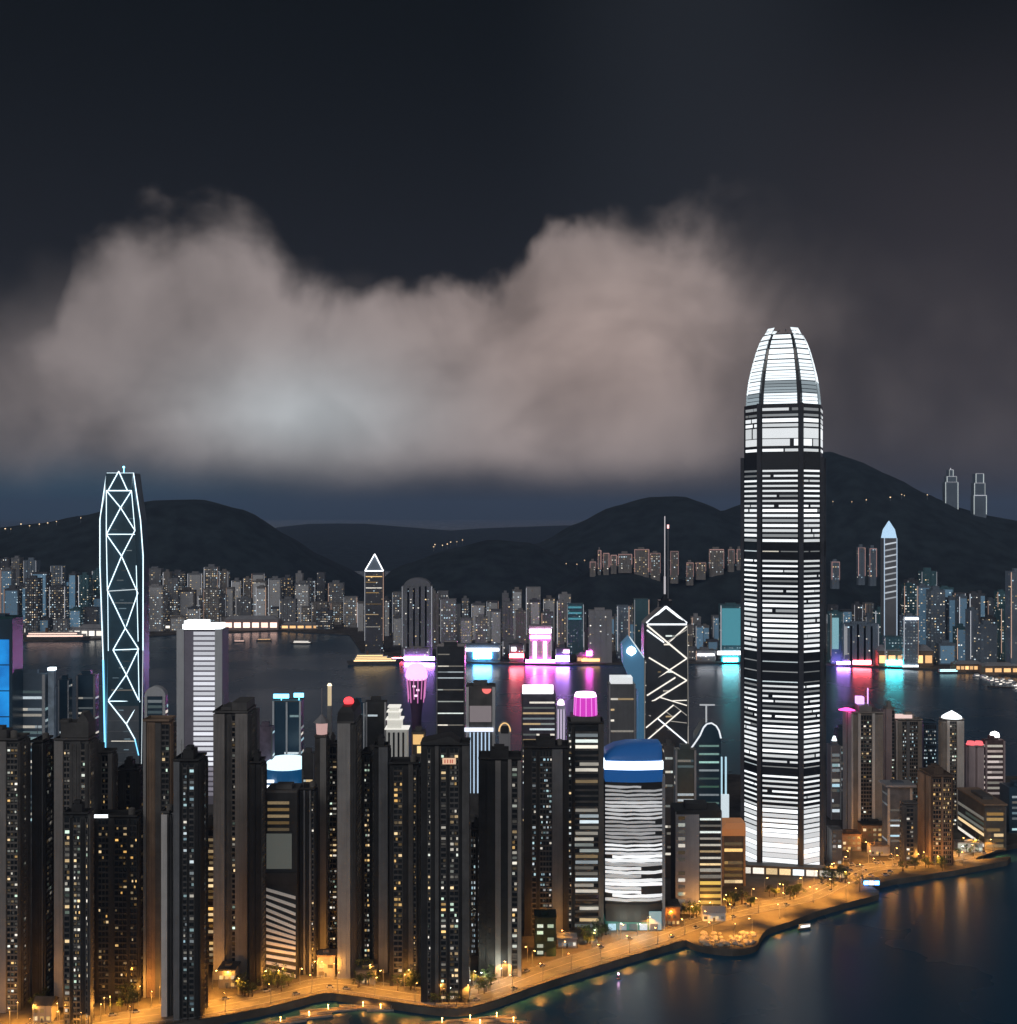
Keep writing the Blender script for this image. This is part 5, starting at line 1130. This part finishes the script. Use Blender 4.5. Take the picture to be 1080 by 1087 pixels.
D = dep(728, 0); mb = MB(); mb.loft([[(wx(1046, D), D - 8, -2), (wx(1046, D), D + 6, -2), (wx(1046, D), D + 3, 1.4), (wx(1046, D), D - 4, 1.4)], [(wx(1130, D), D - 60, -2), (wx(1130, D), D - 46, -2), (wx(1130, D), D - 49, 1.4), (wx(1130, D), D - 56, 1.4)]])
tag(mb.build('breakwater', M_sea), 'dark stone breakwater sheltering the marina at the right edge', 'breakwater')

# ------------------------------------------------------------------ street lamps, trees, cars and clutter along the waterfront
M_sod = lamp('sodium_lamp', (1, .50, .13), 40, False); M_whl = lamp('white_lamp', (.85, 1, .85), 30, False)
def lamp_proto(label, group, color, power, mat, hgt=9.5, kind='SPOT'):
    t = thing('street_lamp', label, 'street lamp', (0, -800, 0), group)
    mb = MB(); mb.cone(0, 0, 0, hgt, .16, .09, 8); mb.cone(0, 0, 0, .6, .3, .25, 8); mb.build('pole', M_steel, t)
    mb = MB(); mb.tube((0, 0, hgt - .1), (1.8, 0, hgt + .35), .07); mb.build('arm', M_steel, t)
    mb = MB(); mb.loft([[(1.5, -.22, hgt + .2), (2.7, -.18, hgt + .3), (2.7, .18, hgt + .3), (1.5, .22, hgt + .2)], [(1.5, -.2, hgt + .45), (2.6, -.15, hgt + .5), (2.6, .15, hgt + .5), (1.5, .2, hgt + .45)]]); hd = mb.build('lamp_head', M_steel, t)
    mb = MB(); mb.box(1.6, 2.5, -.16, .16, hgt + .08, hgt + .2); mb.build('lens', mat, hd)
    ld = bpy.data.lights.new('lamp_glow', kind); ld.energy = power; ld.color = color; ld.shadow_soft_size = .4
    if kind == 'SPOT': ld.spot_size = rad(132); ld.spot_blend = .35       # hooded lantern
    link('lamp_glow', ld, t, (2.1, 0, hgt - .5))
    return t
SOD = (1.0, .40, .058)
sod = lamp_proto('amber street lamp on the waterfront road', 'amber lamps along the waterfront road', SOD, 33000, M_sod)
sod2 = lamp_proto('amber street lamp standing between the tower bases', 'amber lamps between the tower bases', SOD, 6800, M_sod, 9.5, 'POINT')
wht = lamp_proto('white park lamp among the lit green trees', 'white lamps among the trees', (.95, 1.0, .82), 4200, M_whl, 7.5, 'POINT')
wht.location = (0, -900, 0)
used = {'s': False, 'w': False, 'i': False}
def put_lamp(p, rz, kind='s'):
    src = {'s': sod, 'w': wht, 'i': sod2}[kind]
    o = copy_tree(src) if used[kind] else src; used[kind] = True
    o.location = p; o.rotation_euler = (0, 0, rz); return o
LAMPS = []
for side, start in ((10.4, 2), (-10.2, 5)):
    for i in range(start, len(road) - 1, 6):
        dvec = road[i + 1] - road[i - 1]; dvec.z = 0; dvec.normalize(); nrm = Vector((-dvec.y, dvec.x, 0)); p = road[i] + nrm * side
        LAMPS.append(put_lamp((p.x, p.y, G), math.atan2(dvec.y, dvec.x) + (rad(-90) if side > 0 else rad(90))))
INNER = [(22, 1078), (52, 1076), (120, 1072), (150, 1064), (172, 1062), (228, 1046), (248, 1046), (300, 1044), (320, 1042), (338, 1034), (352, 1024), (356, 1036), (392, 1038), (408, 1044), (430, 1048), (470, 1062), (336, 1012), (560, 1018), (585, 1008), (600, 1002), (575, 996), (708, 980), (732, 974), (755, 970), (780, 954), (810, 944), (850, 940), (880, 928), (900, 915), (920, 905), (900, 895), (930, 890), (945, 918), (970, 918), (990, 920), (1020, 915), (1035, 902), (14, 1068), (40, 1084), (90, 1084), (110, 1080), (212, 1060), (280, 1046), (66, 1088), (770, 968), (830, 950)]
for x, y in INNER: put_lamp(gp(x, y), R.uniform(0, 6.28), 'i')
for x, y in [(755, 993), (778, 995), (797, 988), (826, 972), (862, 956), (896, 949)]: put_lamp(gp(x, y), R.uniform(0, 6.28))
for x, y in [(515, 1044), (498, 1050), (530, 1040), (632, 996), (655, 990), (676, 990), (480, 1058), (1038, 900), (1052, 897), (1016, 906), (572, 1004)]: put_lamp(gp(x, y), R.uniform(0, 6.28), 'w')
FOOTP = [(a, b, c, d) for _, a, b, c, d in FOOT]
def clear_of(p, m=2.0): return all(not (a - m < p.x < b + m and c - m < p.y < d + m) for a, b, c, d in FOOTP)

# trees: leaf clumps through the crown's volume on a trunk with limbs
def leaf_mat(name, col):
    m = bpy.data.materials.new(name); m.use_nodes = True; q = NG(m.node_tree); b = m.node_tree.nodes['Principled BSDF']
    r = q.n('ShaderNodeNewGeometry').outputs['Random Per Island']
    c = q.mix(r, tuple(x * .5 for x in col), tuple(min(1, x * 1.7) for x in col)); m.node_tree.links.new(c, b.inputs['Base Color']); b.inputs['Roughness'].default_value = .7
    return m
LEAF = [leaf_mat('leaf_dark', (.035, .055, .02)), leaf_mat('leaf_mid', (.06, .09, .025)), leaf_mat('leaf_light', (.09, .12, .03))]
M_bark = surf('bark', (.09, .065, .045), .9, .3, .8)
def tree_proto(k):
    rr_ = random.Random(40 + k); hgt = (7.5, 9.5, 6.5, 11.0)[k]; cr_ = (3.2, 3.6, 3.4, 3.3)[k]
    t = thing('tree', None, 'tree', (0, -1000, 0), 'trees along the waterfront')
    mb = MB(); mb.loft([[(r * math.cos(a_), r * math.sin(a_), z) for a_ in [i * math.pi / 3 for i in range(6)]] for r, z in ((.38, 0), (.26, hgt * .3), (.16, hgt * .6), (.05, hgt * .85))])
    for i in range(6):
        a_ = i * 1.05 + k; mb.tube((0, 0, hgt * (.32 + .05 * i)), (cr_ * .6 * math.cos(a_), cr_ * .6 * math.sin(a_), hgt * (.55 + .05 * i)), .08, 5)
    mb.build('trunk', M_bark, t)
    mb = MB()
    cl = [(rr_.gauss(0, .5) * cr_, rr_.gauss(0, .5) * cr_, hgt * rr_.uniform(.45, .95), rr_.uniform(.7, 1.35)) for _ in range(16)]
    for cx_, cy_, cz_, cs in cl:
        for _ in range(34):
            v = Vector((rr_.gauss(0, 1), rr_.gauss(0, 1), rr_.gauss(0, .8))).normalized() * cs * rr_.uniform(.5, 1.1)
            p = Vector((cx_, cy_, cz_)) + v; a_ = Vector((rr_.gauss(0, 1), rr_.gauss(0, 1), rr_.gauss(0, 1))).normalized(); b_ = a_.orthogonal().normalized(); s_ = rr_.uniform(.2, .42)
            mb.face([p + a_ * s_, p + b_ * s_ * .6, p - a_ * s_, p - b_ * s_ * .6])
    mb.build('crown', LEAF[k % 3], t)
    return t
TP = [tree_proto(k) for k in range(4)]; tused = [False] * 4
def plant(px, py, label, k=None, s=1.0):
    p = gp(px, py)
    if not clear_of(p): return
    k = R.randrange(4) if k is None else k
    o = copy_tree(TP[k]) if tused[k] else TP[k]; tused[k] = True
    o.location = p; o.rotation_euler = (0, 0, R.uniform(0, 6.28)); s_ = s * R.uniform(.8, 1.2); o.scale = (s_, s_, s_); o['label'] = label
def grove(n, x0, x1, y0, y1, label, s=1.0):
    for _ in range(n): plant(R.uniform(x0, x1), R.uniform(y0, y1), label, None, s)
grove(10, 618, 648, 989, 1000, 'green tree in the white lit clump before the blue domed office')
grove(9, 500, 528, 1040, 1052, 'green tree in the white lit clump between the two dark centre towers')
grove(10, 283, 316, 1040, 1050, 'dark tree at the foot of the white louvred block')
grove(6, 254, 276, 1048, 1055, 'dark tree below the broad brown piers')
grove(6, 380, 398, 1036, 1046, 'tree beside the road near the red beacon tower')
grove(6, 414, 444, 1046, 1050, 'tree under the column of yellow windows')
grove(8, 40, 58, 1066, 1078, 'tree lit amber between the first towers at the left edge')
grove(5, 124, 150, 1064, 1072, 'tree in front of the black tower with yellow windows')
grove(8, 770, 800, 955, 968, 'tree between the road and the tallest tower podium')
grove(8, 812, 850, 944, 954, 'tree on the amber forecourt of the tallest tower')
grove(9, 870, 912, 930, 944, 'tree on the shore right of the tallest tower')
grove(7, 950, 1000, 916, 923, 'tree on the shore by the brown gridded block')
grove(6, 1012, 1036, 898, 908, 'tree on the lit green tip of the spit')
grove(5, 724, 742, 968, 976, 'tree beside the brick plinth by the road')
grove(5, 456, 496, 1062, 1064, 'tree at the foot of the wide black tower', .7)

# low buildings beside the road
def shed(label, x0, x1, yt, yb, mat, roofm, lit, name='low_building', d=14, gable=False, nw=4, cat='building', hh=None):
    D = dep(yb); a, b = wx(x0, D), wx(x1, D); w = b - a; h = hh or (wz(yt, D) - G)
    t = thing(name, label, cat, ((a + b) / 2, D, G)); FOOT.append((label, a, b, D, D + d)); FOOTP.append((a, b, D, D + d))
    mb = MB(); mb.box(-w / 2, w / 2, 0, d, 0, h); mb.build('wall', mat, t)
    mb = MB()
    if gable: mb.loft([[(-w / 2 - .4, -.6, h + .02), (w / 2 + .4, -.6, h + .02), (w / 2 + .4, d + .6, h + .02), (-w / 2 - .4, d + .6, h + .02)], [(-w / 2 - .4, d * .48, h + 3), (w / 2 + .4, d * .48, h + 3), (w / 2 + .4, d * .52, h + 3), (-w / 2 - .4, d * .52, h + 3)]])
    else: mb.box(-w / 2 - .4, w / 2 + .4, -.8, d + .4, h + .02, h + .8); mb.box(-w * .2, w * .15, d * .3, d * .6, h + .8, h + 2.4)
    mb.build('roof', roofm, t)
    for k in range(nw):
        for r_ in range(max(1, int(h / 4.2))):
            if R.random() < .8:
                mb = MB(); mb.box(-w / 2 + w * (k + .2) / nw, -w / 2 + w * (k + .78) / nw, -.15, .05, 1.2 + 4 * r_, 3.2 + 4 * r_); mb.build('window', lit, t)
    mb = MB(); mb.box(-w * .06, w * .04, -.2, .05, .05, 2.3); mb.build('door', M_dark, t)
    return t
shed('small brick plinth building glowing amber between domed office and road', 703, 721, 960, 980, M_brick, M_roof, M_amber)
shed('little white gabled house by the road before the gold floored block', 745, 769, 966, 975, M_white, M_grey, M_home, gable=True, name='house', d=9)
shed('dark green pavilion with one lit band right of the heavy dark tower', 568, 590, 972, 1012, surf('dark_green', (.02, .045, .03), .6), surf('dark_green_roof', (.015, .03, .02), .6), window_mat('green_white', [(.8, 1, .7), (.9, 1, .8)], .3, .9, 1), name='pavilion', nw=2)
shed('orange lit podium block under the broad brown piers', 234, 252, 1027, 1046, M_pier2, M_dark, M_amber, d=12, name='podium_block', nw=3)
shed('pale curved garage lit amber between the first towers', 38, 58, 1064, 1082, M_pier2, M_roof, M_amber, gable=True, d=10, name='garage', nw=3)
shed('amber glowing gatehouse at the foot of the red beacon tower', 338, 357, 1012, 1034, M_pier2, M_brown, M_amber, d=9, name='gatehouse', nw=2)
shed('low amber lit arcade left of the yellow windowed flat roofed tower', 379, 400, 1028, 1042, M_pier2, M_dark, M_amber, d=9, name='arcade', nw=4)
shed('long open sided hall with dark canopy below the large grey beige tower', 913, 945, 874, 892, M_brown, M_black, M_amber, d=22, name='market_hall', nw=6)
shed('amber lit stepped shed between tallest tower and the dark canopy hall', 892, 912, 884, 901, M_brown, M_brick, M_amber, d=14, nw=4)
shed('small two storey orange block in front of the dark canopy hall', 922, 941, 896, 906, M_beige, M_brown, M_amber, d=10, nw=4)
shed('dark narrow shop block right beside the tallest tower base', 881, 892, 880, 916, M_dark, M_dark, M_home, d=14, nw=2)
shed('low lit kiosk row on the tip of the spit', 1014, 1040, 893, 902, M_white, M_grey, lamp('kiosk_glow', (.9, 1, .82), .7, False, .6), d=9, nw=6, name='kiosk')
shed('pale lit gabled boathouse near the dark right hand block', 1044, 1062, 893, 898.5, M_white, M_grey, lamp('kiosk_glow', (1, 1, 1), 1), d=8, nw=3, gable=True, name='boathouse')
shed('low grey bus shelter hall beside the road before the stepped dark tower', 592, 612, 994, 1003, M_grey, M_grey, M_office, d=9, nw=4, name='bus_hall')

# parked cars
def car_proto():
    t = thing('parked_car', 'small parked car on the amber lit waterfront lot', 'car', (0, -1100, 0), 'cars parked along the waterfront')
    mb = MB(); prof = [(-2.2, .35), (2.2, .35), (2.25, .8), (1.2, .95), (-2.1, .98)]
    mb.loft([[(x, -.85, z) for x, z in prof], [(x, .85, z) for x, z in prof]]); mb.build('body', surf('car_paint', (.4, .4, .42), .3, .1, .3, spec=.5), t)
    mb = MB(); mb.loft([[(-1.7, -.75, .96), (1.0, -.75, .96), (1.0, .75, .96), (-1.7, .75, .96)], [(-1.3, -.62, 1.5), (.35, -.62, 1.5), (.35, .62, 1.5), (-1.3, .62, 1.5)]]); mb.build('cabin', M_glass, t)
    for x in (-1.35, 1.4):
        for y in (-.8, .8):
            mb = MB(); mb.lathe([(.33, -.12), (.33, .12)], 10); o = mb.build('wheel', M_black, t, (x, y, .33)); o.rotation_euler = (rad(90), 0, 0)
    return t
car = car_proto(); cused = False
for i in range(3, len(road) - 4, 3):
    if R.random() < .52: continue
    dvec = road[i + 1] - road[i - 1]; dvec.z = 0; dvec.normalize(); nrm = Vector((-dvec.y, dvec.x, 0)); p = road[i] + nrm * R.choice((6.7, -6.6))
    o = copy_tree(car) if cused else car; cused = True
    o.location = (p.x, p.y, G + .01); o.rotation_euler = (0, 0, math.atan2(dvec.y, dvec.x) + R.uniform(-.04, .04))
for k in range(26):
    p = gp(R.uniform(872, 950), R.uniform(908, 928))
    if clear_of(p, 3): o = copy_tree(car); o.location = (p.x, p.y, G + .01); o.rotation_euler = (0, 0, R.choice((.1, 1.67)) + R.uniform(-.05, .05))

# promenade railing, posts and rail one run
mb = MB(); top = [p + Vector((0, 0, 1.05)) for p in quay]
for i, p in enumerate(quay):
    if i and (p - quay[i - 1]).length < 20:
        dvec = (quay[i] - quay[i - 1]).normalized(); nr = Vector((-dvec.y, dvec.x, 0)) * .7
        mb.tube(quay[i] + nr + Vector((0, 0, .45)), quay[i] + nr + Vector((0, 0, 1.6)), .06, 5)
        mb.tube(quay[i - 1] + nr + Vector((0, 0, 1.6)), quay[i] + nr + Vector((0, 0, 1.6)), .05, 5)
tag(mb.build('railing', M_steel), 'thin steel railing along the edge of the near seawall', 'railing')

# pontoons and moored rafts below the seawall, boulders on the small bulge of the shore
M_wood = surf('wet_timber', (.26, .20, .14), .7, .3, .4, .2)
def pontoon(px, py, length, wid, rz, label):
    D = dep(py, .6); t = thing('pontoon', label, 'pontoon', (wx(px, D), D, 0), 'floating pontoons under the seawall', rz)
    mb = MB()
    n = int(length / 1.1)
    for k in range(n): mb.box(-length / 2 + k * length / n, -length / 2 + (k + .86) * length / n, -wid / 2, wid / 2, .5, .68)
    mb.build('deck', M_wood, t)
    for y in (-wid / 2, wid / 2): mb = MB(); mb.box(-length / 2 - .3, length / 2 + .3, y - .3, y + .3, .1, 1.0); mb.build('edge_beam', M_kerb, t)
    for x in (-length * .4, 0, length * .4): mb = MB(); mb.cone(x, 0, -.6, .5, 1.0, 1.0, 10); mb.build('float', M_black, t)
    mb = MB(); mb.cone(length * .42, wid * .3, .6, 2.2, .16, .12, 8); mb.build('mooring_post', M_steel, t)
    mb = MB(); mb.cone(0, wid * .35, .68, 2.6, .07, .06, 6); mb.lathe([(.05, 2.6), (.22, 2.7), (.22, 3.0), (.05, 3.1)], 8, 0, wid * .35); mb.build('deck_lamp', M_sod, t)
    ld = bpy.data.lights.new('deck_glow', 'SPOT'); ld.energy = 4200; ld.color = SOD; ld.spot_size = rad(150); ld.spot_blend = .4; ld.shadow_soft_size = .2; link('deck_glow', ld, t, (0, wid * .35, 3.9))
PT = [(470, 1083, 22, 4, .08), (500, 1080, 26, 4, .16), (528, 1077, 20, 3.5, .2), (510, 1085, 24, 4, .05), (545, 1082, 18, 3.5, -.1), (486, 1091, 22, 4, .12), (350, 1069, 30, 4, .22), (386, 1066, 26, 4, -.1), (330, 1076, 24, 3.5, .3), (405, 1068, 14, 3, .05), (300, 1082, 26, 4, .35)]
for k, a_ in enumerate(PT):
    where = 'below the wide black tower' if a_[0] > 440 else 'below the red beacon tower'
    grp = [b for b in PT if (b[0] > 440) == (a_[0] > 440)]; rank = sorted(grp).index(a_) + 1
    pontoon(*a_, f'timber plank pontoon moored {where}, {ORD[rank]} from the left')
M_rock = surf('pale_boulder', (.34, .31, .27), .85, .25, .5)
RB = []
for k in range(3):
    rr_ = random.Random(k); mb = MB(); rings = []
    for j in range(5):
        z = -.7 + j * .42; r = max(.15, math.sqrt(max(.02, 1 - (z / 1.05) ** 2)))
        rings.append([(r * rr_.uniform(.8, 1.25) * math.cos(i * .785), r * rr_.uniform(.8, 1.25) * math.sin(i * .785), z + rr_.uniform(-.1, .1)) for i in range(8)])
    mb.loft(rings); o = mb.build('boulder', M_rock); RB.append(o.data); bpy.data.objects.remove(o)
for k in range(60):
    p = gp(R.uniform(742, 800), R.uniform(988, 1001))
    if p.y < dep(1003): continue
    o = link('boulder', RB[k % 3], None, (p.x, p.y, G + .3)); s_ = R.uniform(.7, 2.0); o.scale = (s_ * 1.3, s_, s_ * .8); o.rotation_euler = (0, 0, R.uniform(0, 6))
    tag(o, 'pale boulder on the rounded bulge of the near shore', 'boulder', 'boulders on the shore bulge')

# footprints that overlap would poke through each other
for i in range(len(FOOT)):
    for j in range(i):
        A, B = FOOT[i], FOOT[j]
        if min(A[2], B[2]) - max(A[1], B[1]) > .5 and min(A[4], B[4]) - max(A[3], B[3]) > .5: print('OVERLAP', A[0], '|', B[0], round(min(A[2], B[2]) - max(A[1], B[1]), 1), round(min(A[4], B[4]) - max(A[3], B[3]), 1))
